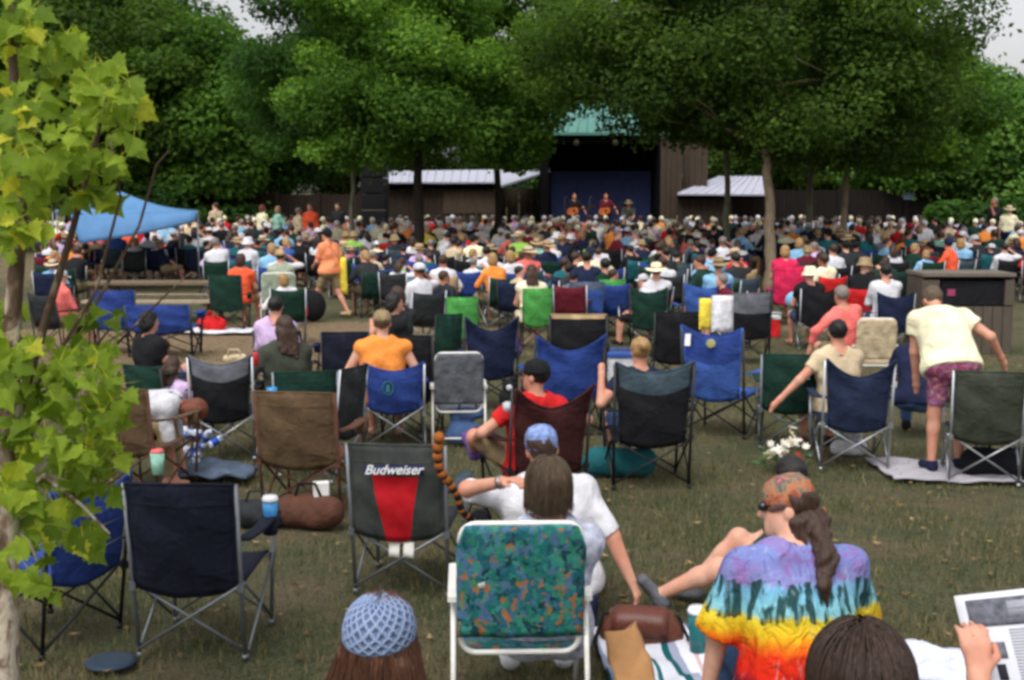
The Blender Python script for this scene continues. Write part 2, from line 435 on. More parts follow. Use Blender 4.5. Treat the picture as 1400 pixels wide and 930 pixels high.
def put_hat(parent, g, kind, mats, name=None, tilt=0):
    o = obj(name or {'cap': 'cap', 'straw': 'straw_hat', 'bucket': 'sun_hat', 'bandana': 'bandana'}[kind], hat_mesh(kind), mats, parent)
    o.matrix_local = Matrix.Translation(g['Hc']) @ (g['Rh'] @ Matrix.Rotation(R(tilt), 3, 'X')).to_4x4()
    return o

def eye_mesh():
    if 'eye' not in _hats:
        b = MB(); b.ball((0, 0, 0), .0125, 12, 8, 0); b.lathe([(.006, 0), (.004, .002), (.0001, .0024)], 10, (0, 0, .0118), 1); _hats['eye'] = b.mesh('eye')
    return _hats['eye']

def person(label, loc, yaw=0, top=None, bottom=None, sleeve=.55, pants='short', hairst='short', hairc='brown', hat=None, skn=0, h=.014, shoes=None,
           group=None, eyes=False, hat_mats=None, wr=.008, scale=1, hat_tilt=0, neck_r=.078, loose=0, hem=None, **kw):
    g = person_geo(fingers=h <= .0095, **kw)
    root = thing('person', label, 'person', loc, yaw, group); root.scale = (scale,) * 3
    sm = skin(skn)
    V, Q, T = sdf_mesh(g['body'] + g['hd'], h)
    obj('body', np_mesh('body', V, Q), sm, root)
    tk = .05
    if top is not None:
        pr = [p.grow(.020 if i else .026, k=.05) for i, p in enumerate(g['torso'])]
        hem = (.06 if kw.get('legs') == 'stand' else .085) if hem is None else hem
        for s in (-1, 1):
            S, e, w = g['arms'][s]
            if sleeve > 0:
                t = min(sleeve, 1); pr.append(Cone(S, S + (e - S) * t, .072 + loose * .3, (.062 if sleeve < 1 else .056) + loose, flat=sleeve < 1, k=.03))
                if sleeve > 1: pr.append(Cone(e, e + (w - e) * min(sleeve - 1, .97), .054, .040, flat=True, k=.02))
            else: pr.append(Cone(S, S + (e - S) * .1, .05, .05, k=.01, sub=True))
        N, Hc = g['N'], g['Hc']
        pr.append(Cone(N - (Hc - N) * .12, Hc, neck_r, sub=True, k=.01))
        V, Q, T = sdf_mesh(pr, h, [(-g['up'], g['P'] - g['up'] * hem)], wr=wr, ph=crc(label) % 7, wf=16)
        obj('shirt', np_mesh('shirt', V, Q), top, root)
    if bottom is not None and pants:
        pr = [g['torso'][0].grow(.009)]
        for s in (-1, 1):
            hj, k, an = g['legs'][s]
            t = {'short': .82, 'long': 1}[pants]
            pr.append(Cone(hj, hj + (k - hj) * t, .106, .078 if pants == 'short' else .068, flat=pants == 'short', k=.04))
            if pants == 'long': pr.append(Cone(k, k + (an - k) * .97, .068, .056, flat=True, k=.03))
        V, Q, T = sdf_mesh(pr, h, wr=wr * .8, ph=3 + crc(label) % 5, wf=20)
        obj('trousers' if pants == 'long' else 'shorts', np_mesh('trousers', V, Q), bottom, root)
    if shoes is not None:
        for s in (-1, 1):
            an, toe = g['toe%d' % s]
            V, Q, T = sdf_mesh([Cone(an + Vector((0, -.035, -.042)), an + toe * 1.0, .042, .034, k=.02), Cone(an + Vector((0, -.02, .01)), an + Vector((0, -.02, -.03)), .047, .044, flat0=True, k=.03)], max(h * .7, .008))
            obj('shoe', np_mesh('shoe', V, Q), shoes, root)
    if hairst and hairst != 'bald':
        pr, cuts = hair_prims(g, hairst)
        if hat in ('cap', 'bandana', 'beanie', 'straw', 'bucket'): cuts = cuts + [(g['Rh'] @ Vector((0, 0, 1)), g['hl']((0, 0, .065)))]
        V, Q, T = sdf_mesh(pr, min(h, .012), cuts, wr=.004, wf=70, wdir=(1, 1, .12))
        obj('hair', np_mesh('hair', V, Q), hairmat(hairc), root)
    if hat in ('cap', 'straw', 'bucket', 'bandana'): put_hat(root, g, hat, hat_mats or [top, top], tilt=hat_tilt)
    if eyes:
        for s in (-1, 1):
            e = obj('eye', eye_mesh(), [M('eye_white', C(225, 220, 215), .3, .02, 5, 0), M('eye_iris', C(50, 35, 25), .2, .1, 5, 0)], root)
            e.matrix_local = Matrix.Translation(g['hl']((.031 * s, .079, .003))) @ (g['Rh'] @ Matrix.Rotation(R(-90), 3, 'X')).to_4x4()
    return root, g

def to_local(loc, yaw, w): return Matrix.Rotation(-yaw, 3, 'Z') @ (Vector(w) - Vector(loc))

def strands(parent, g, mat, n=1400, length=.3, back=True, seed=1, rad=.0022, minz=-.2, puff=1.07, flare=0):
    """hair built from many thin locks laid over the skull and hanging from it"""
    rg = random.Random(seed); b = MB(); hl = g['hl']; Rh = g['Rh']
    for _ in range(n):
        th = rg.uniform(0, 2 * math.pi); ph = math.acos(rg.uniform(-.15, 1)); d = Vector((math.sin(ph) * math.cos(th), math.sin(ph) * math.sin(th), math.cos(ph)))
        if d.y > .45 and d.z < .62: continue
        pts = []; L = 0; rr = rg.uniform(1.0, puff)
        az = math.atan2(d.y, d.x); el = ph; step = .022; tot = length * rg.uniform(.7, 1.05) + .02
        part = 1 if math.cos(az) > 0 else -1
        x, y, z = .086 * rr, .106 * rr, .099 * rr
        jit = rg.uniform(-.25, .25); p = None; vx = rg.uniform(-.10, .10); vy = rg.uniform(-.12, .06)
        while L < tot:
            if el < math.pi * .56:
                p = Vector((x * math.sin(el) * math.cos(az), -.014 + y * math.sin(el) * math.sin(az), .030 + z * math.cos(el)))
                if math.sin(az) > .5: az += (.10 if math.cos(az) < 0 else -.10)
                el += step / .1; az += jit * .05
            else:
                p = p + Vector((vx * .02 + flare * step * math.cos(az) + .0015 * math.sin(L * 60 + jit * 9), vy * .02 - .001 + flare * step * .4 * math.sin(az), -step))
            pts.append(hl(p)); L += step
        if len(pts) > 2:
            k = len(pts); b.tube(pts, [rad * (1 - .75 * (i / (k - 1)) ** 2) for i in range(k)], 3, 0, False)
    return b.build('hair_strands', mat, parent)
# ------------------------------------------------------------------ chairs
STEEL = M('grey_powder_coat', C(118, 122, 126), .42, .08, 20, .05, 60, .5, .6)
SILVER = M('silver_tube', C(165, 168, 172), .35, .06, 20, .03, 60, .5, .8)
BLACKT = M('black_tube', C(22, 23, 25), .45, .1, 20, .03, 60, .4)
WHITET = M('white_enamel_tube', C(222, 220, 212), .35, .05, 10, .03, 40, .5)
_ch = {}
def camp_meshes(style):
    """back, seat, arms, legs and braces of a folding camp chair facing +Y"""
    if style in _ch: return _ch[style]
    top, band, bh = style; W = .27
    rp = lambda s: Vector((.275 * s, -.275, .0)); rt = lambda s: Vector((.285 * s, -.375 - .02, bh)); fl = lambda s: Vector((.27 * s, .27, 0)); ft = lambda s: Vector((.29 * s, .30, .64))
    d = {}
    def back(u, v):
        x = (u - .5) * 2; z0, z1 = .40, bh
        dip = {'flat': .0, 'dip': .07, 'wing': .15}[top]; e = abs(x)
        low = .05 * (1 - x * x)
        zt = z1 - dip * (1 - e ** 1.7) + (.02 * e ** 3 if top != 'flat' else 0); zb = z0 - low
        z = zb + (zt - zb) * v; w = W * (1 - .16 * (1 - v) * (1 if top != 'flat' else .2)) * (1.03 if v > .96 else 1)
        y = -.275 - (z / bh) * .12 - .055 * (1 - x * x) * (math.sin(math.pi * min(v, .98)) * .8 + .3) + .008 * math.sin(7 * x + 5 * v) * (1 - e) + .006 * math.sin(13 * v + 3 * x)
        if top == 'wing' and v > .75: y -= (v - .75) * .25 * e
        return (x * w, y, z)
    b = MB(); b.grid(back, 16, 14, .008, 0, True, (lambda u, v: 1 if v > band else 0) if band else None); 
    for s in (-1, 1): b.tube([Vector(back(.5 + .5 * s, v / 6)) for v in range(7)], .011, 6, 0)
    b.tube([Vector(back(u / 8, 1)) for u in range(9)], .009, 6, 1 if band else 0)
    if not band: b.tube([Vector(back(u / 8, .82)) + Vector((0, -.004, 0)) for u in range(9)], .004, 5, 0)
    d['backrest'] = [b.mesh('backrest')]
    b = MB(); b.grid(lambda u, v: ((u - .5) * .54, -.30 + v * .58, .40 + .05 * v - .05 * (1 - (2 * u - 1) ** 2) * math.sin(math.pi * (v * .9 + .05)) - .03 * max(0, v - .93) * 14), 10, 10, .008); d['seat'] = [b.mesh('seat')]
    d['armrest'] = []; d['cup_holder'] = []
    for s in (-1, 1):
        b = MB(); b.grid(lambda u, v: (.29 * s + (u - .5) * .075, -.335 + v * .66, .665 - .02 * math.sin(math.pi * v) - .02 * v), 4, 8, .012); d['armrest'].append(b.mesh('armrest'))
    b = MB(); b.lathe([(.036, -.11), (.042, -.10), (.046, 0), (.043, 0), (.040, -.1), (.0001, -.102)], 14, (.29, .22, .65)); d['cup_holder'].append(b.mesh('cup_holder'))
    d['leg'] = []
    for s in (-1, 1):
        b = MB(); b.tube([rp(s), rp(s) * .55 + rt(s) * .45, rt(s)], .0115, 8); b.tube([rp(s), rp(s) + Vector((0, 0, .03))], .018, 8); b.box(rp(s) * .58 + rt(s) * .42, (.034, .034, .045)); d['leg'].append(b.mesh('leg'))
        b = MB(); b.tube([fl(s), ft(s)], .0115, 8); b.tube([fl(s), fl(s) + Vector((0, 0, .03))], .018, 8); b.box((.28 * s, .285, .40), (.034, .034, .045)); d['leg'].append(b.mesh('leg'))
    d['brace'] = []
    lo, hi = .05, .42
    for a, c in (((-.275, -.285), (.275, -.285)), ((-.27, .275), (.27, .275)), ((-.285, -.27), (-.285, .27)), ((.285, -.27), (.285, .27))):
        b = MB(); n = Vector((c[0] - a[0], c[1] - a[1], 0)).normalized().cross(Vector((0, 0, 1))) * .008
        if abs(a[1] - c[1]) < .1:
            b.bar(Vector((*a, lo)) + n, Vector((*c, hi)) + n + Vector((0, -.04 if a[1] < 0 else 0, 0)), .009); b.bar(Vector((*a, hi)) - n + Vector((0, -.04 if a[1] < 0 else 0, 0)), Vector((*c, lo)) - n, .009)
        else: b.bar(Vector((*a, lo)) + n, Vector((*c, hi)) + n, .009); b.bar(Vector((*a, hi)) - n, Vector((*c, lo)) - n, .009)
        d['brace'].append(b.mesh('brace'))
    _ch[style] = d; return d

def camp_chair(label, loc, yaw=0, fab=None, frame=None, top='flat', band=None, bandmat=None, bh=.95, arms=True, group=None, scale=1, seatmat=None, sx=1):
    d = camp_meshes((top, band, bh)); loc = Vector(loc) + Matrix.Rotation(yaw, 3, 'Z') @ Vector((0, .36 * scale, 0)); t = thing('camp_chair', label, 'chair', loc, yaw, group); t.scale = (scale * sx, scale, scale)
    for k, ms in d.items():
        if k in ('cup_holder',) or (k == 'armrest' and not arms): continue
        for i, me in enumerate(ms):
            o = obj(k, me, frame if k in ('leg', 'brace') else ([fab, bandmat or fab] if k == 'backrest' else seatmat or fab), t)
            if k == 'armrest' and i == 1: obj('cup_holder', d['cup_holder'][0], fab, o)
    return t

def lawn_chair(label, loc, yaw, fab, frame, lean=.16, w=.30, group=None, arms=WHITET, scale=1):
    loc = Vector(loc) + Matrix.Rotation(yaw, 3, 'Z') @ Vector((0, .34 * scale, 0)); t = thing('lawn_chair', label, 'chair', loc, yaw, group); t.scale = (scale,) * 3
    z0, z1 = .36, 1.00; by = lambda z: -.22 - lean * (z - z0) / (z1 - z0)
    key = ('lawn', w, lean)
    if key not in _ch:
        d = {}; b = MB(); pts = []
        rc = .07
        def corner(cx, cz, a0, a1): return [Vector((cx + rc * math.cos(R(a)), by(cz + rc * math.sin(R(a))), cz + rc * math.sin(R(a)))) for a in np.linspace(a0, a1, 6)]
        ring = corner(w - rc, z1 - rc, 0, 90) + corner(-w + rc, z1 - rc, 90, 180) + corner(-w + rc, z0 + rc, 180, 270) + corner(w - rc, z0 + rc, 270, 360); ring.append(ring[0])
        b.tube(ring, .0135, 8, 0, False); d['back_frame'] = b.mesh('back_frame')
        def bk(u, v):
            x = (2 * u - 1); z = z0 + .10 + (z1 + .006 - z0 - .10) * v; k = max(0, abs(x) - .80) / .2; 
            zz = z - .008 - (rc * 1.5 * (1 - math.sqrt(max(1 - k * k, 0))) if v > .5 else 0) * (2 * v - 1)
            return (x * (w + .018), by(zz) - .022 * math.cos(x * math.pi / 2) - .016 + .006 * math.sin(9 * x + 11 * v), zz)
        b = MB(); b.grid(bk, 16, 16, .016); d['backrest'] = b.mesh('backrest')
        b = MB(); b.grid(lambda u, v: ((u - .5) * 2 * w, -.20 + v * .50, .37 + .05 * v - .025 * math.sin(math.pi * v)), 8, 8, .014); d['seat'] = b.mesh('seat')
        d['leg'] = []; d['armrest'] = []
        for s in (-1, 1):
            x = (w + .035) * s
            b = MB(); b.tube([(x, -.34, .014), (x, -.30, .3), (x, -.18, .60)], .0125, 8); d['leg'].append(b.mesh('leg'))
            b = MB(); b.tube([(x, .30, .014), (x, .26, .3), (x, .18, .60)], .0125, 8); d['leg'].append(b.mesh('leg'))
            b = MB(); b.box((x, .0, .622), (.05, .52, .026), None, 0, .012); d['armrest'].append(b.mesh('armrest'))
        b = MB(); b.bar((-w - .035, -.34, .10), (w + .035, -.34, .10), .010); d['stretcher'] = b.mesh('stretcher')
        _ch[key] = d
    d = _ch[key]
    for k in ('back_frame', 'stretcher'): obj(k, d[k], frame, t)
    for k in ('backrest', 'seat'): obj(k, d[k], fab, t)
    for m in d['leg']: obj('leg', m, frame, t)
    for m in d['armrest']: obj('armrest', m, arms, t)
    return t

def attach(o, parent, pos, rot=(0, 0, 0)):
    o.parent = parent; o.location = pos; o.rotation_euler = rot; return o

def stool(label, loc, mat=None, hgt=.42):
    t = thing('folding_stool', label, 'stool', loc, .3)
    b = MB(); b.grid(lambda u, v: ((u - .5) * .4, (v - .5) * .34, hgt - .02 * math.sin(math.pi * u)), 8, 4, .01); b.build('seat', mat or fabric('stool_black', 24, 26, 30), t)
    for sx in (-1, 1):
        for sy in (-1, 1):
            b = MB(); b.bar((.19 * sx, .16 * sy, 0), (-.19 * sx, .16 * sy + .012 * sx, hgt - .012), .011); b.build('leg', BLACKT, t)
    return t

def text_mesh(body, size, mat, name, parent=None, M4=None, shear=0, ext=.002, bold=False):
    c = bpy.data.curves.new('text', 'FONT'); c.body = body; c.size = size; c.align_x = 'CENTER'; c.align_y = 'CENTER'; c.extrude = ext; c.shear = shear; c.offset = size * .012 if bold else 0
    o = bpy.data.objects.new('text', c); COL.objects.link(o)
    dg = bpy.context.evaluated_depsgraph_get(); me = bpy.data.meshes.new_from_object(o.evaluated_get(dg)); bpy.data.objects.remove(o)
    me.materials.clear(); me.materials.append(None)
    n = obj(name, me, mat, parent)
    if M4 is not None: n.matrix_local = M4
    return n

def cup(label, loc, col, h=.14, r=.042, lid=True, name='drink_cup', scale=1):
    t = thing(name, label, 'cup', loc)
    b = MB(); b.lathe([(.0001, 0), (r * .78, 0), (r, h), (r * .95, h), (r * .74, .006), (.0001, .006)], 20); b.build('cup_body', col, t)
    if lid:
        b = MB(); b.lathe([(r * 1.06, h - .006), (r * 1.08, h + .006), (r * .98, h + .014), (r * .9, h + .024), (.0001, h + .022)], 20); b.build('lid', M('white_plastic', C(232, 232, 230), .35, .03, 8, 0, 40, .5), t)
    return t

def wrinkled(fn, amp=.01, f=9):
    return lambda u, v: tuple(a + b for a, b in zip(fn(u, v), (0, 0, amp * (math.sin(f * u + 3 * math.sin(f * .7 * v)) * math.sin(f * .8 * v + 1) + .5 * math.sin(f * 2.3 * u + f * 1.7 * v)))))

# ------------------------------------------------------------------ trees
def leaf_mat(name, dark, light, trans=.35, yellow=None, mottled=0):
    t = NT(name); a = t.add('ShaderNodeAttribute', attribute_name='tint').outputs['Fac']
    col = t.ramp(a, [(0, C(*dark)), (.6, C(*light)), (1, C(*(yellow or light)))])
    if mottled: nn = t.noise(mottled, t.coord(), 3, .6); col = t.mix(t.ramp(nn, [(.35, (0, 0, 0, 1)), (.7, (1, 1, 1, 1))]), col, t.mix(.55, col, C(*dark))); t.bump(t.noise(mottled * 2, t.coord(), 2), .5, .01)
    t.base(col); t.set(.6, 0, .15)
    tr = t.add('ShaderNodeBsdfTranslucent'); mx = t.add('ShaderNodeMixShader'); mx.inputs[0].default_value = trans
    t.link(t.mix(1.0, col, (1.25, 1.3, .7, 1), 'MULTIPLY'), tr.inputs[0]); t.link(t.p.outputs[0], mx.inputs[1]); t.link(tr.outputs[0], mx.inputs[2]); t.link(mx.outputs[0], t.out.inputs['Surface'])
    return t.m
def bark_mat(name, a, b, sc=6):
    t = NT(name); v = t.scaled(t.coord(), (1, 1, .25)); n = t.noise(sc * 2, v, 5, .65); n2 = t.noise(sc * .5, t.coord(), 2)
    t.base(t.mix(n2, t.ramp(n, [(.3, mul(C(*a), .55)), (.7, C(*a))]), t.ramp(n, [(.35, mul(C(*b), .6)), (.7, C(*b))]))); t.set(.9, 0, .15); t.bump(n, .8, .03); return t.m

def add_attr(me, vals):
    at_ = me.attributes.new('tint', 'FLOAT', 'FACE'); at_.data.foreach_set('value', np.ascontiguousarray(vals, np.float32))

def leaf_cloud(lumps, n, size, seed, up=.5, aspect=.62):
    """many small folded leaves gathered in lumps: lumps = [(centre, radius, tint offset)]"""
    rg = np.random.default_rng(seed)
    c = np.array([l[0] for l in lumps]); r = np.array([l[1] for l in lumps]); to = np.array([l[2] for l in lumps])
    k = rg.choice(len(lumps), n, p=r ** 2.2 / (r ** 2.2).sum())
    d = rg.normal(size=(n, 3)); d /= np.linalg.norm(d, axis=1)[:, None]
    rad = r[k] * (.35 + .68 * rg.random(n) ** .75) * np.where(rg.random(n) < .10, 1.0 + .5 * rg.random(n), 1.0); p = c[k] + d * rad[:, None] * np.array([1.15, 1.15, .72])
    nr = d * .7 + rg.normal(size=(n, 3)) * .55 + np.array([0, 0, up]); nr /= np.linalg.norm(nr, axis=1)[:, None]
    a = np.cross(nr, rg.normal(size=(n, 3))); a /= np.linalg.norm(a, axis=1)[:, None]; b = np.cross(nr, a)
    s = size * (.6 + .8 * rg.random(n))[:, None]; fold = nr * s * .16
    V = np.stack([p - a * s, p + b * s * aspect + fold, p + a * s, p - b * s * aspect + fold], 1).reshape(-1, 3)
    Q = np.arange(4 * n).reshape(n, 4)
    me = np_mesh('crown', V, Q, 1, None, False); add_attr(me, np.clip(.42 + to[k] + rg.normal(size=n) * .17, 0, 1)); return me

def crown_lumps(c, rad, n, seed, lr=(.6, 1.2), hollow=.45, drop=0):
    rg = random.Random(seed); out = []
    for i in range(n):
        z = 1 - 2 * (i + .5) / n; q = i * 2.399963 + rg.uniform(-.5, .5); rr = math.sqrt(1 - z * z); k = rg.uniform(hollow, 1.02)
        if rg.random() < drop: continue
        out.append(((c[0] + rad[0] * rr * math.cos(q) * k, c[1] + rad[1] * rr * math.sin(q) * k, c[2] + rad[2] * z * k), rg.uniform(*lr), rg.uniform(-.24, .3)))
    return out

def trunk_mesh(path, r0, r1, lumps, base=None, seed=0, nb=14, n=10, wob=.04):
    rg = random.Random(seed); b = MB(); m = len(path)
    pts = []
    for i in range(m - 1):
        for q in range(4):
            p = Vector(path[i]).lerp(Vector(path[i + 1]), q / 4)
            if i or q: p += Vector((rg.uniform(-wob, wob), rg.uniform(-wob, wob), 0))
            pts.append(p)
    pts.append(Vector(path[-1])); k = len(pts)
    rs = [r0 + (r1 - r0) * (i / (k - 1)) + (r0 * .35 * (1 - i / 2) if i < 2 else 0) for i in range(k)]
    b.tube(pts, rs, n)
    pick = rg.sample(lumps, min(nb, len(lumps)))
    for l in pick:
        i = rg.randrange(int(k * .60), k); a = pts[i]; e = Vector(l[0]); mid = a.lerp(e, .5) + Vector((rg.uniform(-.3, .3), rg.uniform(-.3, .3), rg.uniform(-.35, .1)))
        b.tube([a, a.lerp(mid, .5) + Vector((0, 0, .05)), mid, mid.lerp(e, .5) + Vector((0, 0, .1)), e], [rs[i] * .55, rs[i] * .42, rs[i] * .3, rs[i] * .2, .012], 6)
        for _ in range(2):
            e2 = e + Vector((rg.uniform(-.7, .7), rg.uniform(-.7, .7), rg.uniform(-.3, .6))); b.tube([mid, mid.lerp(e2, .6) + Vector((0, 0, .08)), e2], [rs[i] * .22, rs[i] * .13, .008], 5)
    return b

def tree(name, label, loc, path, r0, r1, lumps, nleaf, size, lm, bm, seed, group=None, nb=14, wob=.04, up=.5, shared=None):
    t = thing(name, label, 'tree', loc, 0, group)
    trunk_mesh(path, r0, r1, lumps, None, seed, nb, 10, wob).build('trunk', bm, t)
    obj('crown', shared or leaf_cloud(lumps, nleaf, size, seed, up), lm, t)
    return t
# ------------------------------------------------------------------ camera, light, sky
cam = bpy.data.cameras.new('camera'); co = bpy.data.objects.new('camera', cam); COL.objects.link(co); scene.camera = co
co.location = (0, 0, H); co.rotation_euler = (R(90) - PIT, 0, 0); cam.sensor_width = 36; cam.lens = F / 1400 * 36; cam.clip_end = 2000; cam.clip_start = .05
w = bpy.data.worlds.new('World'); scene.world = w; w.use_nodes = True; nt = w.node_tree; nt.nodes.clear()
SUN_EL, SUN_AZ = 58, 200     # overcast: a broad soft sun behind the camera's left shoulder
sky = nt.nodes.new('ShaderNodeTexSky'); sky.sky_type = 'NISHITA'; sky.sun_disc = False; sky.sun_elevation = R(SUN_EL); sky.sun_rotation = R(SUN_AZ); sky.dust_density = 4; sky.air_density = 1.5
hs = nt.nodes.new('ShaderNodeHueSaturation'); hs.inputs['Saturation'].default_value = .16
tc = nt.nodes.new('ShaderNodeTexCoord'); nz = nt.nodes.new('ShaderNodeTexNoise'); nz.inputs['Scale'].default_value = 2.2; nz.inputs['Detail'].default_value = 5
rp = nt.nodes.new('ShaderNodeValToRGB'); rp.color_ramp.elements[0].position = .3; rp.color_ramp.elements[0].color = (.92, .92, .96, 1); rp.color_ramp.elements[1].position = .7; rp.color_ramp.elements[1].color = (1.16, 1.15, 1.18, 1)
mx = nt.nodes.new('ShaderNodeMix'); mx.data_type = 'RGBA'; mx.blend_type = 'MULTIPLY'; mx.inputs[0].default_value = 1
bg = nt.nodes.new('ShaderNodeBackground'); bg.inputs['Strength'].default_value = .145; wo = nt.nodes.new('ShaderNodeOutputWorld')
nt.links.new(sky.outputs[0], hs.inputs['Color']); nt.links.new(tc.outputs['Generated'], nz.inputs['Vector']); nt.links.new(nz.outputs[0], rp.inputs[0])
nt.links.new(hs.outputs[0], mx.inputs[6]); nt.links.new(rp.outputs[0], mx.inputs[7]); nt.links.new(mx.outputs[2], bg.inputs['Color']); nt.links.new(bg.outputs[0], wo.inputs[0])
sl = bpy.data.lights.new('sun', 'SUN'); sl.energy = .75; sl.angle = R(25); sl.color = (1, .96, .9); so = bpy.data.objects.new('sun', sl); COL.objects.link(so)
d = Vector((math.sin(R(SUN_AZ)) * math.cos(R(SUN_EL)), math.cos(R(SUN_AZ)) * math.cos(R(SUN_EL)), math.sin(R(SUN_EL)))); so.rotation_euler = d.to_track_quat('Z', 'Y').to_euler()
scene.view_settings.view_transform = 'Standard'; scene.view_settings.look = 'None'; scene.view_settings.gamma = 1; scene.view_settings.exposure = EXPOSURE
scene.render.engine = 'CYCLES'; scene.cycles.use_denoising = True; scene.cycles.pixel_filter_type = 'BLACKMAN_HARRIS'; scene.cycles.filter_width = FILTER
scene.cycles.max_bounces = 7; scene.cycles.diffuse_bounces = 4; scene.cycles.glossy_bounces = 2; scene.cycles.transmission_bounces = 4; scene.cycles.transparent_max_bounces = 4

# ------------------------------------------------------------------ ground
def make_ground():
    xs = np.concatenate([[-600, -250, -120, -60, -40], np.arange(-30, 30.01, .22), [40, 60, 120, 250, 600]])
    ys = np.concatenate([[-300, -100, -30, -8], np.arange(0, 56, .22), [65, 80, 120, 250, 600, 1200]])
    Xg, Yg = np.meshgrid(xs, ys, indexing='ij'); t = np.clip((Yg - 25) / 17, 0, 1)
    rg = np.random.default_rng(3); Z = .3 * t * t * (3 - 2 * t)
    bumpy = .012 * (np.sin(Xg * 3.1 + 2 * np.sin(Yg * 1.3)) * np.sin(Yg * 2.7 + np.sin(Xg * 1.7))) + .006 * np.sin(Xg * 9 + Yg * 5) * np.sin(Yg * 8 - Xg * 3)
    Z = Z + np.where((abs(Xg) <= 30) & (Yg < 56), bumpy - .014, 0)
    dirt = np.zeros_like(Z)
    for px, s, rx, ry, k in ((262, 92, 2.6, 3.6, 1.15), (420, 76, 3.0, 1.6, .8), (560, 88, 2.2, 1.6, .7), (150, 80, 3, 2, .9), (670, 80, 1.5, 2.0, .6), (640, 150, 1.0, 1.2, .25), (1060, 74, 2.0, 1.2, .55), (1330, 95, 1.5, 2, .4), (860, 110, 1.2, 1.2, .2), (700, 45, 30, 9, .55)):
        g = G(px, s); q = ((Xg - g.x) / rx) ** 2 + ((Yg - g.y) / ry) ** 2; dirt = np.maximum(dirt, k * np.clip(1.35 - q, 0, 1))
    V = np.stack([Xg, Yg, Z], -1).reshape(-1, 3); ny = len(ys); i, j = np.meshgrid(np.arange(len(xs) - 1), np.arange(ny - 1), indexing='ij'); a = (i * ny + j).ravel()
    Q = np.stack([a, a + ny, a + ny + 1, a + 1], 1); me = np_mesh('ground', V, Q)
    at_ = me.attributes.new('dirt', 'FLOAT', 'POINT'); at_.data.foreach_set('value', dirt.ravel().astype(np.float32))
    m = NT('lawn_soil'); v = m.coord(); dn = m.add('ShaderNodeAttribute', attribute_name='dirt').outputs['Fac']
    n1 = m.noise(1.1, v, 4, .6); n2 = m.noise(9, v, 5, .7); n3 = m.noise(55, v, 4, .75)
    grass = m.ramp(n3, [(.28, C(38, 48, 30)), (.5, C(84, 90, 64)), (.74, C(130, 134, 98))])
    dry = m.ramp(n3, [(.3, C(74, 66, 50)), (.55, C(122, 110, 86)), (.75, C(156, 142, 114))])
    c = m.mix(m.ramp(m.math('ADD', m.math('MULTIPLY', n1, .6), m.math('MULTIPLY', n2, .4)), [(.43, (0, 0, 0, 1)), (.60, (1, 1, 1, 1))]), grass, dry)
    soil = m.ramp(n2, [(.3, C(112, 92, 70)), (.7, C(166, 146, 116))])
    k = m.ramp(m.math('ADD', dn, m.math('MULTIPLY', m.math('SUBTRACT', n2, .5), 1.1)), [(.35, (0, 0, 0, 1)), (.75, (1, 1, 1, 1))])
    m.base(m.mix(k, c, soil)); m.set(.95, 0, .1); m.bump(n3, .9, .05)
    o = obj('lawn', me, m.m); tag(o, 'worn mixed green and tan lawn sloping to the stage', 'lawn', kind='structure')
    # short blades over the near lawn
    n = 170000; rg = np.random.default_rng(11); yy = 4.2 + 15 * rg.random(n) ** 1.5; xx = (rg.random(n) - .5) * (yy * .98 + 1.2)
    cl = np.sin(xx * 2.3 + 1.5 * np.sin(yy * 1.9)) * np.sin(yy * 2.1 + xx); keep = rg.random(n) < .55 + .45 * cl; xx, yy = xx[keep], yy[keep]; n = len(xx)
    hh = .016 + .040 * rg.random(n) + .05 * (rg.random(n) < .06) * rg.random(n); an = rg.random(n) * 6.28; wd = .003 + .003 * rg.random(n); lx = (rg.random(n) - .5) * .05; ly = (rg.random(n) - .5) * .05; zz = np.full(n, -.022)
    V = np.stack([np.stack([xx - wd * np.cos(an), yy - wd * np.sin(an), zz], 1), np.stack([xx + wd * np.cos(an), yy + wd * np.sin(an), zz], 1), np.stack([xx + lx, yy + ly, hh], 1)], 1).reshape(-1, 3)
    me = np_mesh('grass', V, np.arange(3 * n).reshape(n, 3), 1, None, False); add_attr(me, rg.random(n))
    g = obj('grass', me, leaf_mat('grass_blade', (60, 66, 40), (104, 106, 70), .2, (150, 136, 98))); tag(g, 'short trodden grass blades on the near lawn', 'grass', kind='stuff')
make_ground()
def litter():
    rg = random.Random(17); V = []; Q = []; tint = []
    for _ in range(1500):
        y = 5 + 20 * rg.random() ** 1.3; x = (rg.random() - .5) * (y * .95 + 1); s = rg.uniform(.012, .04); a = rg.uniform(0, 6.28); c, n_ = math.cos(a), math.sin(a); z = .012 + rg.random() * .012; o = len(V)
        for u, v, w_ in ((-1, 0, .3), (0, -.5, 0), (1, 0, .4), (0, .5, 0)): V.append((x + (u * c - v * n_) * s, y + (u * n_ + v * c) * s, z + w_ * s * rg.uniform(0, 1)))
        Q.append((o, o + 1, o + 2, o + 3)); tint.append(rg.random())
    me = np_mesh('fallen_leaves', V, np.array(Q), 1, None, False); add_attr(me, tint); o = obj('fallen_leaves', me, leaf_mat('leaf_dry', (84, 62, 40), (140, 112, 72), .1, (176, 150, 104))); tag(o, 'dry fallen leaves scattered over the near lawn', 'leaves', kind='stuff')
litter()

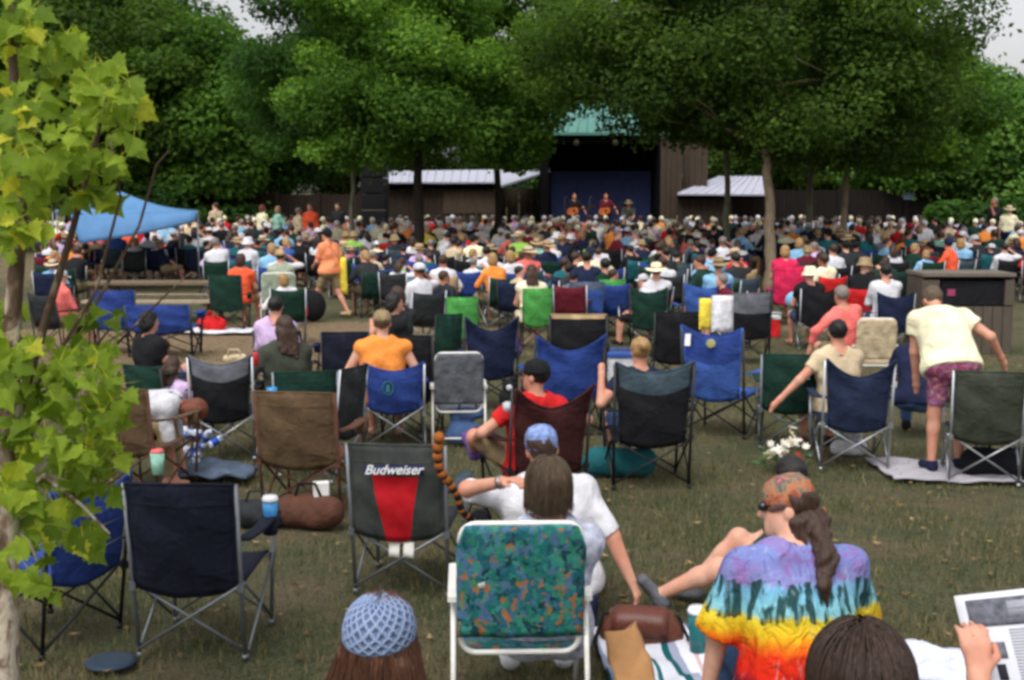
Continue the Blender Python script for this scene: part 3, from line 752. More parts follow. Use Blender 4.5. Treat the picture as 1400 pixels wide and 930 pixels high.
# ------------------------------------------------------------------ trees
BARK_P = bark_mat('bark_pale', (172, 154, 128), (146, 128, 104)); BARK_D = bark_mat('bark_dark', (52, 44, 36), (36, 30, 26)); BARK_G = bark_mat('bark_greygreen', (134, 134, 112), (112, 112, 90))
LF_DEEP = leaf_mat('leaf_deep', (46, 66, 26), (80, 108, 44), .55, (110, 138, 56)); LF_MID = leaf_mat('leaf_mid', (52, 82, 28), (96, 134, 54), .55, (140, 176, 66))
LF_SOFT = leaf_mat('leaf_soft', (46, 78, 32), (98, 138, 58), .45, (140, 172, 88)); LF_DARK = leaf_mat('leaf_dark', (44, 70, 34), (74, 110, 50), .54, (96, 134, 56))

def lumps_of(D, specs, seed):
    out = []; s = F / D
    for i, (px, py, rx, rz, n, lr) in enumerate(specs):
        c = at(px, py, D); out += crown_lumps(c, (rx, rx * .85, rz), n, seed * 10 + i, lr)
    return out

def wtree(label, px, s, pathpx, r0, r1, specs, nleaf, size, lm, bm, seed, nb=14, group='shade trees on the lawn', name='shade_tree', off=0):
    base = G(px, s); D = F / s; pts = [(0, 0, -.1)] + [tuple(at(x, y, D) - base) for x, y in pathpx]
    lp = [(tuple(Vector(c) - base), r, t) for c, r, t in lumps_of(D, specs, seed)]
    return tree(name, label, base, pts, r0, r1, lp, nleaf, size, lm, bm, seed, group, nb)

wtree('tall shade tree with thick pale forking trunk rising from the crowd', 1054, 57, [(1053, 330), (1050, 250), (1046, 195), (1044, 120), (1048, 10)], .150, .05,
      [(1050, 60, 4.6, 2.6, 62, (.6, 1.15)), (850, 80, 2.6, 1.6, 28, (.5, .9)), (950, 160, 1.6, .8, 16, (.35, .65)), (785, 120, .9, .5, 8, (.3, .5)), (870, 125, .9, .45, 7, (.3, .45)), (1215, 120, 2.3, 1.9, 26, (.5, .95)), (1020, -70, 4.5, 1.6, 30, (.7, 1.1)), (1270, 55, 1.2, .8, 8, (.4, .6)), (1110, 205, 1.5, .6, 10, (.35, .6))], 105000, .064, LF_DEEP, BARK_P, 1, 22)
wtree('broad bright green tree with a dark trunk before the white-roofed shed', 572, 52, [(572, 300), (571, 225), (566, 150), (560, 40)], .17, .05,
      [(575, 125, 3.1, 1.75, 46, (.55, 1.0)), (695, 190, 1.35, .85, 14, (.4, .65)), (735, 140, .8, .6, 6, (.3, .5)), (480, 205, 1.2, .5, 8, (.35, .6)), (540, 0, 3.2, 1.2, 22, (.6, 1)), (470, 150, 1.5, 1.2, 12, (.4, .8))], 86000, .064, LF_MID, BARK_D, 2, 18)
wtree('leafy tree with a thin pale trunk left of the black speaker tower', 482, 47, [(482, 300), (481, 220), (470, 120), (455, 20)], .085, .03,
      [(450, 125, 2.7, 2.4, 38, (.6, 1.1)), (465, -30, 2.3, 1.4, 16, (.6, 1))], 60000, .072, LF_DARK, BARK_G, 3)
wtree('tree with a dark straight trunk beside the slanting white awning', 680, 46, [(680, 300), (681, 210), (690, 100), (700, 10)], .13, .05,
      [(700, 40, 2.4, 1.5, 26, (.5, .9)), (740, 120, 1.2, .8, 8, (.4, .7)), (650, -60, 2.6, 1.0, 14, (.6, .9))], 38000, .07, LF_MID, BARK_D, 4)
wtree('slim straight tree with greenish bark in front of the right shed', 993, 48, [(993, 300), (993, 200), (995, 120), (990, 10)], .10, .05,
      [(960, 60, 2.2, 2.0, 24, (.5, .9)), (1000, 170, 1.5, .7, 9, (.35, .6)), (930, 165, 1.2, .6, 7, (.3, .5))], 38000, .07, LF_DEEP, BARK_G, 5)
wtree('leafy tree with grey trunk between the thick pale trunk and red chairs', 1107, 46, [(1107, 300), (1109, 210), (1120, 130), (1130, 30)], .12, .05,
      [(1130, 130, 2.6, 2.1, 32, (.55, 1)), (1160, 20, 2.4, 1.4, 18, (.5, .9))], 48000, .07, LF_DEEP, BARK_G, 6)
wtree('tree with slender pale trunk leaning right before the dark fence', 1153, 50, [(1155, 310), (1158, 240), (1170, 180), (1200, 90)], .11, .04,
      [(1215, 165, 2.6, 1.5, 32, (.5, .95)), (1260, 110, 1.6, 1.1, 12, (.5, .8))], 48000, .07, LF_MID, BARK_P, 7)
_bg = [  # wooded edge behind the field
    (18, 36, 100, 4.5, 5.2, LF_DARK, 'deep green tree at the far left behind the sapling'), (95, 38, 130, 4.0, 4.2, LF_DEEP, 'dark round tree behind the blue canopy'),
    (175, 35, 90, 3.6, 5.0, LF_DARK, 'tallest dark tree above the blue canopy'), (262, 37, 150, 2.9, 3.2, LF_MID, 'green tree right of the blue canopy below the sky gap'),
    (345, 33, 160, 3.6, 3.4, LF_DARK, 'low dark tree under the sky gap'), (450, 30, 150, 3.6, 3.5, LF_DEEP, 'far tree between the pale thin trunk and the sky gap'),
    (560, 29, 150, 5.0, 3.6, LF_DEEP, 'far tree behind the long white-roofed shed'), (700, 28, 150, 4.8, 3.2, LF_DARK, 'far tree behind the slanting awning'), (830, 28, 120, 4.6, 2.7, LF_DARK, 'far tree rising behind the green stage roof'),
    (950, 29, 120, 4.6, 4.0, LF_DARK, 'far tree behind the timber side panel of the stage'), (1060, 30, 180, 4.2, 3.2, LF_DEEP, 'far tree behind the right shed'), (1180, 33, 190, 3.6, 3.0, LF_DEEP, 'far tree behind the dark fence and slender trunk'),
    (1275, 36, 190, 3.2, 2.9, LF_SOFT, 'soft green tree behind the fence below the open sky'), (1365, 37, 205, 3.0, 2.5, LF_SOFT, 'soft green tree at the far right edge above the standing man'), (1450, 36, 195, 3.4, 2.8, LF_SOFT, 'soft green tree beyond the right edge'), (-85, 36, 110, 4.2, 4.6, LF_DARK, 'dark tree beyond the left edge'), (-210, 36, 130, 4.2, 4.4, LF_DEEP, 'broad dark tree farther beyond the left edge'), (1580, 36, 170, 4.0, 3.4, LF_MID, 'green tree farther beyond the right edge')]
for i, (px, s, cy, rx, rz, lm, lab) in enumerate(_bg):
    wtree(lab, px, s, [(px, 290), (px + 3, 220), (px - 4, cy)], .2, .06, [(px, cy, rx, rz, 54, (.8, 1.4))] + ([] if 255 < px < 460 or 1170 < px < 1290 else [(px + 10, 262, rx * .75, .9, 12, (.5, .9))]), 46000, .11, lm, BARK_D, 20 + i, 10, 'trees of the wooded edge')

def shrub(label, px, s, rx, rz, seed, lm):
    base = G(px, s); t = thing('shrub', label, 'shrub', base, 0, 'shrubs along the fence')
    lp = crown_lumps((0, 0, rz * .75), (rx, rx * .7, rz), 22, seed, (.35, .7)); trunk_mesh([(0, 0, -.05), (.05, 0, .3), (.1, 0, rz * .7)], .05, .02, lp, None, seed, 8, 6, .02).build('stem', BARK_D, t)
    obj('foliage', leaf_cloud(lp, 9000, .12, seed), lm, t)
for i, (px, s, rx, rz, lm, lab) in enumerate([(225, 38, 1.5, 1.3, LF_DARK, 'dark shrub behind the right corner of the blue canopy'), (330, 37, 1.6, .9, LF_DARK, 'dark shrub between two strolling couples at the fence'), 
                                              (1318, 40, 1.2, 1.2, LF_DARK, 'dark shrub left of the standing man in black'), (1395, 40, 1.4, 1.2, LF_DARK, 'green shrub at the right edge behind the standing man')]):
    shrub(lab, px, s, rx, rz, 60 + i, lm)

# ------------------------------------------------------------------ stage, sheds, fences
TIM = M('dark_timber', C(62, 52, 44), .9, .3, 5, .5, 20, .15, 0, (6, 6, .6)); TIMB = M('brown_boards', C(84, 72, 60), .9, .3, 5, .5, 20, .15, 0, (6, 6, .6)); TIMBK = M('blackened_boards', C(34, 30, 27), .9, .3, 5, .4, 20, .15, 0, (6, 6, .6))
TEAL = M('teal_roof_metal', C(82, 130, 118), .5, .1, 3, .05, 20, .4); WROOF = M('white_roof_metal', C(186, 187, 200), .5, .06, 3, .05, 20, .5); BLK = M('stage_black', C(14, 14, 16), .9, .2, 8, .2, 40, .1); NAVYD = M('backdrop_navy', C(80, 90, 136), .9, .12, 3, .3, 9, .1)
def wb(b, px0, px1, py0, py1, D, th, mi=0):
    a = at(px0, py0, D); c = at(px1, py1, D); y = (a.y + c.y) / 2
    b.box(((a.x + c.x) / 2, y + th / 2, (a.z + c.z) / 2), (abs(c.x - a.x), th, abs(a.z - c.z)), None, mi)
def planks(b, px0, px1, py0, py1, D, th, n):
    for i in range(n): wb(b, px0 + (px1 - px0) * (i + .03) / n, px0 + (px1 - px0) * (i + .97) / n, py0, py1, D + (.012 if i % 2 else 0), th)
GY = 372   # pixel row a little under the ground line back there
st = thing('bandshell', 'open stage with green metal roof and dark navy backdrop', 'stage', G(826, 37))
L0 = Vector(st.location)
def part(name, b, mats, parent=None):
    p = parent or st
    for i, v in enumerate(b.v): b.v[i] = tuple(Vector(v) - L0)
    return b.build(name, mats, p)
b = MB(); fl_ = [at(728, 181, 45.5), at(917, 181, 45.5)]; z0 = fl_[0].z; y0 = fl_[0].y; x0, x1 = fl_[0].x, fl_[1].x; rz_ = z0 + 1.35; ry_ = y0 + 2.8
roofv = [(x0, y0, z0), (x1, y0, z0), (x1, y0 + 5.6, z0), (x0, y0 + 5.6, z0), (x0 + 1.2, ry_, rz_), (x1 - 1.2, ry_, rz_)]
b.add(roofv, [(0, 1, 5, 4), (1, 2, 5), (2, 3, 4, 5), (3, 0, 4)]); b.add([(v[0], v[1], v[2] - .1) for v in roofv[:4]], [(3, 2, 1, 0)]); b.add([(v[0], v[1], v[2] - .1 * k) for k in (0, 1) for v in roofv[:4]], [(i, i + 4, (i + 1) % 4 + 4, (i + 1) % 4) for i in range(4)])
for i in range(14):
    f = (i + .5) / 14; a = Vector(roofv[0]).lerp(Vector(roofv[1]), f); c = Vector(roofv[4]).lerp(Vector(roofv[5]), f); b.bar(a + Vector((0, 0, .015)), c + Vector((0, 0, .015)), .018, 5)
part('roof', b, TEAL)
b = MB(); wb(b, 736, 908, 184, 196, 45.8, .2); part('fascia', b, BLK)
b = MB(); wb(b, 750, 906, 196, 236, 48.6, .15); part('upper_wall', b, BLK)
b = MB(); wb(b, 752, 906, 234, 330, 48.4, .08); bd = part('backdrop', b, NAVYD)
b = MB(); wb(b, 700, 955, 180, 186, 48, 1.2); wb(b, 740, 910, 183, 185, 46, 2.8); part('ceiling', b, BLK)
b = MB(); wb(b, 738, 750, 190, 345, 45.8, 2.8); part('side_wall', b, BLK)
b = MB(); wb(b, 900, 908, 190, 345, 45.8, 2.8); part('side_wall', b, BLK)
b = MB(); wb(b, 735, 925, 326, 350, 45.2, 3.4); part('stage_floor', b, TIMBK)
b = MB(); planks(b, 903, 933, 186, 300, 45.4, .1, 4); planks(b, 934, 968, 190, 262, 45.9, .1, 4); part('timber_panel', b, M('weathered_board', C(74, 64, 54), .9, .25, 5, .5, 20, .15, 0, (6, 6, .6)))
GR = M('faded_print_grey', C(150, 154, 164), .9, .1, 5, 0); GG = M('faded_print_green', C(84, 104, 104), .9, .1, 5, 0)
b = MB(); n = 18   # arched emblem, dim lettering too faint to read
def bdp(px, py): return at(px, py, 48.39) + Vector((0, -.012, 0))
for k in range(n):
    q = math.pi * (.12 + .76 * k / (n - 1)); px = 858 + 27 * math.cos(q); py = 262 - 17 * math.sin(q) + 2
    b.box(bdp(px, py), (.028, .012, .11), Matrix.Rotation(-(math.pi / 2 - q) * .5, 3, 'Y'), 0)
for k in range(15): b.box(bdp(837 + k * 3, 263 + (k % 3) * .4), (.05, .012, .07 + .02 * (k % 2)), None, 0)
b.box(bdp(858, 253), (.75, .01, .10), None, 1)
for k in range(7): b.box(bdp(761 + k * 3, 257 + .8 * math.sin(k)), (.05, .012, .10), None, 0)
part('print', b, [GR, GG], bd)
for px in (788, 841):
    b = MB(); c = at(px, 194, 45.9); b.tube([c + Vector((0, -.05, .12)), c + Vector((0, -.06, .02)), c + Vector((0, -.14, -.08))], [.03, .09, .11], 10); part('stage_light', b, M('lamp_shell', C(120, 118, 92), .4, .1, 5, 0))

def shed(label, boxes, roofpts, loc, door=None, bands=14, wall=TIM):
    t = thing('shed', label, 'shed', loc); l0 = Vector(loc)
    def fin(b, name, m):
        for i, v in enumerate(b.v): b.v[i] = tuple(Vector(v) - l0)
        return b.build(name, m, t)
    for px0, px1, py0, py1, D, th in boxes:
        b = MB(); planks(b, px0, px1, py0, py1, D, th, max(3, int((px1 - px0) / 8))); fin(b, 'wall', wall)
    b = MB(); P4 = [at(*q) for q in roofpts]; n = (P4[1] - P4[0]).cross(P4[3] - P4[0]).normalized() * .06
    b.add([p + k * n for k in (0, 1) for p in P4], [(0, 1, 2, 3), (7, 6, 5, 4)] + [((i + 1) % 4, i, i + 4, (i + 1) % 4 + 4) for i in range(4)])
    for i in range(bands + 1):
        f = i / bands; a = P4[0].lerp(P4[1], f); c = P4[3].lerp(P4[2], f); up = Vector((0, 0, .02)) if n.z < 0 else n + Vector((0, 0, .012)); b.bar(a + up, c + up, .018, 5)
    fin(b, 'roof', WROOF)
    for px0, px1, py0, py1, D, th, m, nm in door or []:
        b = MB(); wb(b, px0, px1, py0, py1, D, th); fin(b, nm, m)
    return t
shed('long brown shed with flat white metal roof left of the stage', [(527, 684, 252, GY, 46, .12), (684, 752, 258, GY, 48.2, .1)], [(524, 251, 45.4), (685, 251, 45.4), (688, 234, 49), (528, 236, 49)], G(605, 37),
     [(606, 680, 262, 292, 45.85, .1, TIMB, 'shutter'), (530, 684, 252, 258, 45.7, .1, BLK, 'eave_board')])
aw = thing('awning', 'slanting white metal awning rising toward the stage', 'awning', G(716, 38)); l0 = Vector(aw.location)
b = MB(); P4 = [at(684, 257, 43), at(752, 235, 46.6), at(752, 231, 48.2), at(684, 240, 47)]
b.add([p - l0 + Vector((0, 0, k)) for k in (0, .07) for p in P4], [(3, 2, 1, 0), (4, 5, 6, 7)] + [(i, (i + 1) % 4, (i + 1) % 4 + 4, i + 4) for i in range(4)]); b.build('roof', WROOF, aw)
for q in (P4[0], P4[1]):
    b = MB(); b.bar(Vector((q.x, q.y + .1, l0.z - .05)) - l0, q - l0 + Vector((0, .1, 0)), .06, 8); b.build('post', BLK, aw)
shed('brown shed with ribbed white metal roof right of the stage', [(926, 1000, 268, GY, 45, .12), (1000, 1052, 268, GY, 47.5, .1)], [(926, 267, 44.4), (1052, 268, 44.4), (1052, 243, 48.5), (984, 243, 48.5)], G(980, 38),
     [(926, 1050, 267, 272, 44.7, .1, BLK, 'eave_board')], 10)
tw = thing('speaker_tower', 'tall black speaker tower left of the long shed', 'speaker tower', G(511, 39)); l0 = Vector(tw.location)
for k in range(4):
    b = MB(); a = at(493, 222 + 22 * k, 43.6); c = at(529, 243 + 22 * k, 43.6); cc = (a + c) / 2 - l0; b.box(cc + Vector((0, .4, 0)), (c.x - a.x, .8, a.z - c.z), None, 0, .03)
    s_ = b.build('speaker_cabinet', M('speaker_black', C(26, 27, 30), .7, .1, 20, .3, 80, .3), tw)
    b = MB(); b.box(cc + Vector((0, -.015, 0)), (c.x - a.x - .1, .03, a.z - c.z - .08), None, 0, .02); b.build('grille', M('grille_black', C(16, 16, 18), .6, .2, 90, .6, 200, .3), s_)
b = MB(); a = at(490, 309, 43.6) - l0; b.box((0, .4, (a.z - .05) / 2), (1.05, .85, a.z + .1)); b.build('plinth', TIMBK, tw)
def fence(label, px0, px1, py0, D, m, n):
    t = thing('board_fence', label, 'fence', G((px0 + px1) / 2, F / D)); l0 = Vector(t.location); b = MB(); planks(b, px0, px1, py0, GY, D, .05, n)
    for i, v in enumerate(b.v): b.v[i] = tuple(Vector(v) - l0)
    b.build('boards', m, t)
    for i in range(5):
        b = MB(); px = px0 + (px1 - px0) * i / 4; wb(b, px - 2.5, px + 2.5, py0 - 4, GY, D - .1, .09)
        for q, v in enumerate(b.v): b.v[q] = tuple(Vector(v) - l0)
        b.build('post', m, t)
fence('dark brown board fence behind the strolling people at left', 268, 492, 266, 47, M('fence_brown', C(48, 40, 34), .9, .3, 5, .4, 20, .1, 0, (6, 6, .6)), 40)
fence('blackened board fence behind the right half of the crowd', 1056, 1420, 260, 46, TIMBK, 60)
sg = thing('notice', 'small pale blue notice on the blackened fence', 'sign', at(1243, 268, 45.7)); b = MB(); b.box((0, 0, 0), (.42, .02, .26), None, 0, .01); b.box((0, -.012, .05), (.3, .008, .03), None, 1); b.box((0, -.012, -.03), (.26, .008, .03), None, 1)
b.build('notice_board', [M('notice_blue', C(120, 140, 160), .6, .1, 5, 0), M('notice_grey', C(70, 84, 98), .6, .1, 5, 0)], sg)

# blue sun canopy
cb = M('canopy_blue', C(84, 128, 172), .7, .10, 2.5, .3, 6, .3)
ct = thing('canopy_tent', 'blue fabric canopy with a drooping front flap at left', 'canopy', G(180, 57)); l0 = Vector(ct.location); D0 = F / 57
pk = at(165, 262, D0 + .6) - l0; FR = at(270, 288, D0 - .4) - l0; FL = at(72, 290, D0 - .6) - l0; BR = FR + Vector((-1.25, 3.0, .0)); BL = FL + Vector((-1.0, 3.0, 0))
b = MB()
def pan(a, c):
    b.grid(lambda u, v: tuple(a.lerp(c, u).lerp(pk, v) + Vector((0, 0, -.10 * math.sin(math.pi * v) - .05 * math.sin(math.pi * u) * (1 - v)))), 8, 8, .01)
for a, c in ((FL, FR), (FR, BR), (BR, BL), (BL, FL)): pan(a, c)
b.build('canopy_cover', cb, ct)
b = MB(); dl = at(110, 333, D0 - .8) - l0; dr = at(268, 303, D0 - .45) - l0
b.grid(lambda u, v: tuple(FL.lerp(FR, .12 + .88 * u).lerp(dl.lerp(dr, u), v) + Vector((0, -.05 * math.sin(math.pi * v) - .01 + .015 * math.sin(9 * u), -.05 * math.sin(math.pi * u)))), 14, 6, .01)
b.grid(lambda u, v: tuple(FR.lerp(BR, u) + Vector((0.01, 0, -.27 * v))), 8, 2, .01); b.build('valance', cb, ct)
for q in (FL, FR, BR, BL):
    b = MB(); b.bar(Vector((q.x, q.y, -.15)), q, .022, 8); b.build('pole', STEEL, ct)
# ------------------------------------------------------------------ sapling at left
def sapling():
    D = 5.2; base = G(6, F / D); t = thing('sapling', 'young lime-leaved maple sapling with a pale patchy trunk', 'tree', base); l0 = Vector(base)
    P = lambda px, py, dd=0: at(px, py, D + dd) - l0
    b = MB(); tr = [Vector((-.02, 0, -.05)), P(4, 1000), P(7, 850), P(9, 700), P(11, 560), P(18, 420), P(30, 280), P(20, 120), P(10, -60)]
    b.tube(tr, [.078, .068, .056, .050, .044, .036, .028, .02, .012], 14)
    brs = [([(14, 600), (50, 480), (95, 330), (130, 200), (150, 110)], .024), ([(14, 640), (60, 560), (110, 500), (150, 450)], .018), ([(12, 700), (60, 650), (110, 690), (150, 730)], .016), ([(95, 470), (140, 400), (190, 310), (214, 225), (232, 205)], .010),
           ([(20, 560), (70, 500), (130, 400), (165, 270), (150, 190)], .012), ([(12, 720), (40, 740), (60, 790), (40, 810)], .010), ([(160, 470), (230, 400), (262, 372)], .006)]
    for i, (pts, r) in enumerate(brs):
        dd = [-.1, .25, -.2, .15, -.25, .1, -.1, .2, -.15, .3][i]; q = [P(x, y, dd * k / len(pts)) for k, (x, y) in enumerate(pts)]
        b.tube(q, [r * (1 - .75 * k / (len(q) - 1)) for k in range(len(q))], 7)
    bk = NT('bark_patchy'); spz = bk.add('ShaderNodeSeparateXYZ'); bk.link(bk.coord(), spz.inputs[0]); n = bk.math('ADD', bk.math('MULTIPLY', bk.math('SUBTRACT', .95, spz.outputs[2]), .10), bk.noise(5, bk.scaled(bk.coord(), (2.2, 2.2, 1)), 4, .6, .6)); bk.base(bk.ramp(n, [(.40, C(78, 62, 48)), (.47, C(112, 94, 76)), (.57, C(180, 170, 152)), (.72, C(142, 130, 110))])); bk.set(.85, 0, .2); bk.bump(bk.noise(40, bk.coord(), 3), .4, .01)
    b.build('trunk', bk.m, t)
    rg = random.Random(5); V = []; Q = []; tint = []
    half = [(0, 0), (.10, -.02), (.30, .02), (.46, .10), (.36, .22), (.52, .42), (.30, .50), (.30, .62), (.16, .70), (0, 1.0)]   # one half of a lobed leaf
    out = half + [(-x, y) for x, y in half[-2:0:-1]]
    clusters = [(40, 60, 55, 22), (90, 110, 45, 26), (145, 115, 45, 30), (60, 180, 55, 30), (130, 190, 55, 36), (160, 150, 35, 22), (30, 250, 45, 20), (110, 250, 45, 22), (40, 330, 38, 16), (90, 60, 30, 8),
                (130, 450, 38, 16), (120, 520, 55, 32), (60, 500, 45, 16), (30, 560, 45, 22), (100, 590, 55, 34), (130, 640, 45, 26), (60, 640, 55, 26), (90, 700, 50, 22), (40, 720, 40, 14), (130, 735, 28, 9), (30, 780, 38, 12), (60, 800, 22, 4), (20, 430, 26, 8), (12, 140, 40, 18), (10, 220, 36, 16), (14, 320, 30, 10), (12, 480, 34, 16), (10, 580, 30, 12), (20, 660, 34, 12), (14, 60, 34, 12), (20, 30, 45, 14), (140, 560, 30, 12)]
    for cx, cy, rr, n in clusters:
        to = rg.uniform(-.12, .12); dd = rg.uniform(-.3, .3)
        for _ in range(int(n * 1.15)):
            q = rg.uniform(0, 6.28); r = rr * math.sqrt(rg.random()); px, py = cx + r * math.cos(q), cy + r * .9 * math.sin(q)
            if py > 325 and py < 425 and px > 30: continue
            if rg.random() < (.06 if py > 420 else .03): continue
            c = P(px, py, dd + rg.uniform(-.25, .25)); s = rg.uniform(.065, .12)
            nr = Vector((rg.gauss(.1, .45), rg.gauss(-.75, .45), rg.gauss(.55, .4))).normalized(); tip = Vector((rg.gauss(.25, .7), rg.gauss(-.2, .4), rg.gauss(-.75, .5)))
            tip = (tip - nr * tip.dot(nr)).normalized(); sd = tip.cross(nr).normalized(); o = len(V); fold = rg.uniform(.05, .55); cur = rg.uniform(-.15, .7)
            V.append(tuple(c + tip * s * .42 - nr * s * .02))
            for x, y in out: V.append(tuple(c + sd * x * s + tip * y * s + nr * s * (fold * abs(x) - cur * (y - .3) ** 2)))
            if True:
                b0 = len(V); e_ = c - tip * s * rg.uniform(.5, .9) - nr * s * .2 + Vector((0, .02, rg.uniform(-.02, .04))); V += [tuple(c + sd * .002), tuple(c - sd * .002), tuple(e_)]
            m = len(out); tv = min(max(.38 + to + rg.gauss(0, .16) + (.5 if rg.random() < .05 else 0), 0), 1)
            for k in range(m): Q.append((o, o + 1 + k, o + 1 + (k + 1) % m)); tint.append(tv)
            Q.append((b0, b0 + 1, b0 + 2)); tint.append(.9)
    me = np_mesh('foliage', V, np.array(Q), 1, None, False); add_attr(me, tint)
    lm = leaf_mat('leaf_lime', (80, 106, 30), (148, 170, 52), .42, (212, 204, 66), 16); obj('foliage', me, lm, t)
sapling()

# ------------------------------------------------------------------ fabrics
FB = {k: fabric(k, *v) for k, v in dict(black=(26, 27, 30), charcoal=(44, 46, 48), navy=(28, 36, 62), inknavy=(24, 28, 42), royal=(42, 64, 128), blue=(56, 86, 152), green=(22, 52, 42), bright_green=(76, 150, 72), olive=(58, 62, 52), brown=(88, 70, 50), rust=(86, 56, 44),
      maroon=(58, 26, 26), pink=(208, 40, 84), grey=(96, 98, 104), slate=(58, 72, 80), sage=(150, 160, 140), tan=(176, 150, 112), teal=(30, 92, 98), red=(196, 34, 36), white=(204, 204, 207), cream=(232, 224, 188), lilac=(196, 170, 206), orange=(232, 140, 62), peach=(240, 146, 100),
      khaki=(142, 124, 92), denim=(66, 90, 128), palejean=(112, 140, 172), sky=(130, 178, 210), yellow=(222, 200, 70), purple=(84, 62, 120), wine=(96, 26, 40), mint=(150, 200, 180), salmon=(226, 112, 104), beige=(196, 178, 146), steel=(80, 92, 108), lime=(140, 190, 80), coral=(236, 92, 56)).items()}

# ------------------------------------------------------------------ nearest chairs
tr_ = M('logo_white', C(226, 226, 226), .8, .04, 5, 0); lnv = M('logo_navy', C(34, 38, 84), .8, .08, 9, 0)
loc = G(256, 262); c1 = camp_chair('empty black camp chair with grey steel legs beside the sapling', loc, R(-4), FB['inknavy'], STEEL, 'flat', None, None, .97, sx=1.03)
loc = G(128, 252); camp_chair('empty royal blue camp chair turned sideways behind the black one by the sapling', loc, R(62), FB['royal'], BLACKT, 'dip', None, None, .9)
loc = G(545, 226); c3 = camp_chair('charcoal camp chair with a red wedge and white script on its back', loc, R(-8), None, STEEL, 'flat', None, None, .96); c3.scale = (1.05, 1, 1.0)
def wedge_mat():
    t = NT('charcoal_red_wedge'); sp = t.add('ShaderNodeSeparateXYZ'); t.link(t.coord(), sp.inputs[0]); x, z = sp.outputs[0], sp.outputs[2]
    hw = t.math('ADD', .075, t.math('MULTIPLY', t.math('SUBTRACT', z, .40), .16)); ins = t.math('MULTIPLY', t.math('LESS_THAN', t.math('ABSOLUTE', x), hw), t.math('LESS_THAN', z, .775))
    n = t.noise(10, t.coord(), 4); t.base(t.mix(ins, t.ramp(n, [(.3, C(50, 54, 52)), (.7, C(70, 73, 70))]), t.ramp(n, [(.3, C(178, 20, 30)), (.7, C(206, 34, 44))]))); t.set(.85, 0, .2); t.bump(t.noise(22, t.coord(), 2), .35); return t.m
wm = wedge_mat()
for o in c3.children:
    n = o.name.split('.')[0]
    if n == 'backrest':
        o.material_slots[0].material = wm
        b = MB(); b.grid(lambda u, v: ((u - .5) * .34, -.4175 - .003 - .055 * (1 - ((u - .5) * .9) ** 2) * .75, .785 + .055 * v + .012 * u), 8, 2, .004); b.build('logo_band', lnv, o)
        text_mesh('Budweiser', .078, tr_, 'logo_lettering', o, Matrix.Translation((0, -.470, .822)) @ Matrix.Rotation(R(-2), 4, 'Y') @ Matrix.Rotation(R(86), 4, 'X'), .38, .002, True)
    elif n in ('seat',): o.material_slots[0].material = FB['charcoal']
    elif n == 'armrest':
        o.material_slots[0].material = FB['slate']
        for q in o.children: q.material_slots[0].material = FB['slate']
for x in (-.03, .055):
    b = MB(); b.grid(lambda u, v: (x + (u - .5) * .062, -.315 - .02 * v, .385 - .13 * v + .004 * math.sin(5 * u)), 4, 4, .004); b.build('care_tag', M('paper_tag', C(232, 230, 222), .8, .03, 5, 0), c3)
L2c = G(408, 180); camp_chair('wide olive brown camp chair behind the charcoal and red one', L2c, R(-10), FB['brown'], FB['rust'], 'flat', None, None, .96, seatmat=FB['rust'], sx=1.12)
cup('blue printed drink cup with white lid in the arm holder of the black chair', Matrix.Translation(c1.location) @ c1.rotation_euler.to_matrix().to_4x4() @ Vector((.299, .23, .575)), M('cup_blue', C(60, 140, 200), .4, .25, 14, 0, 40, .4), .16, .043)
t = thing('gym_bag', 'rust brown gym bag on the grass beside the olive brown chair', 'bag', G(424, 186), R(-8)); V, Q, T = sdf_mesh([Cone((-.13, 0, .12), (.13, 0, .12), .125, k=.05)], .016, [((0, 0, -1), (0, 0, .006))], wr=.01, wf=15); obj('bag_body', np_mesh('bag_body', V, Q), FB['rust'], t)
b = MB(); b.tube([(-.1, -.03, .23), (-.06, -.05, .34), (.06, -.05, .34), (.1, -.03, .23)], .011, 6); b.build('handle', FB['black'], t)
b = MB(); b.box((0, 0, .05), (.11, .08, .10), Matrix.Rotation(.3, 3, 'Z'), 0, .006); o = b.build('paper_carton', M('carton_white', C(226, 224, 220), .8, .05, 9, 0), None, G(440, 186) + Vector((0, 0, .238))); tag(o, 'small white paper carton on top of the rust brown gym bag', 'carton')
camp_chair('grey topped black camp chair beside the blue and white bundle', G(305, 150), R(6), FB['black'], SILVER, 'dip', .68, FB['grey'], .97)

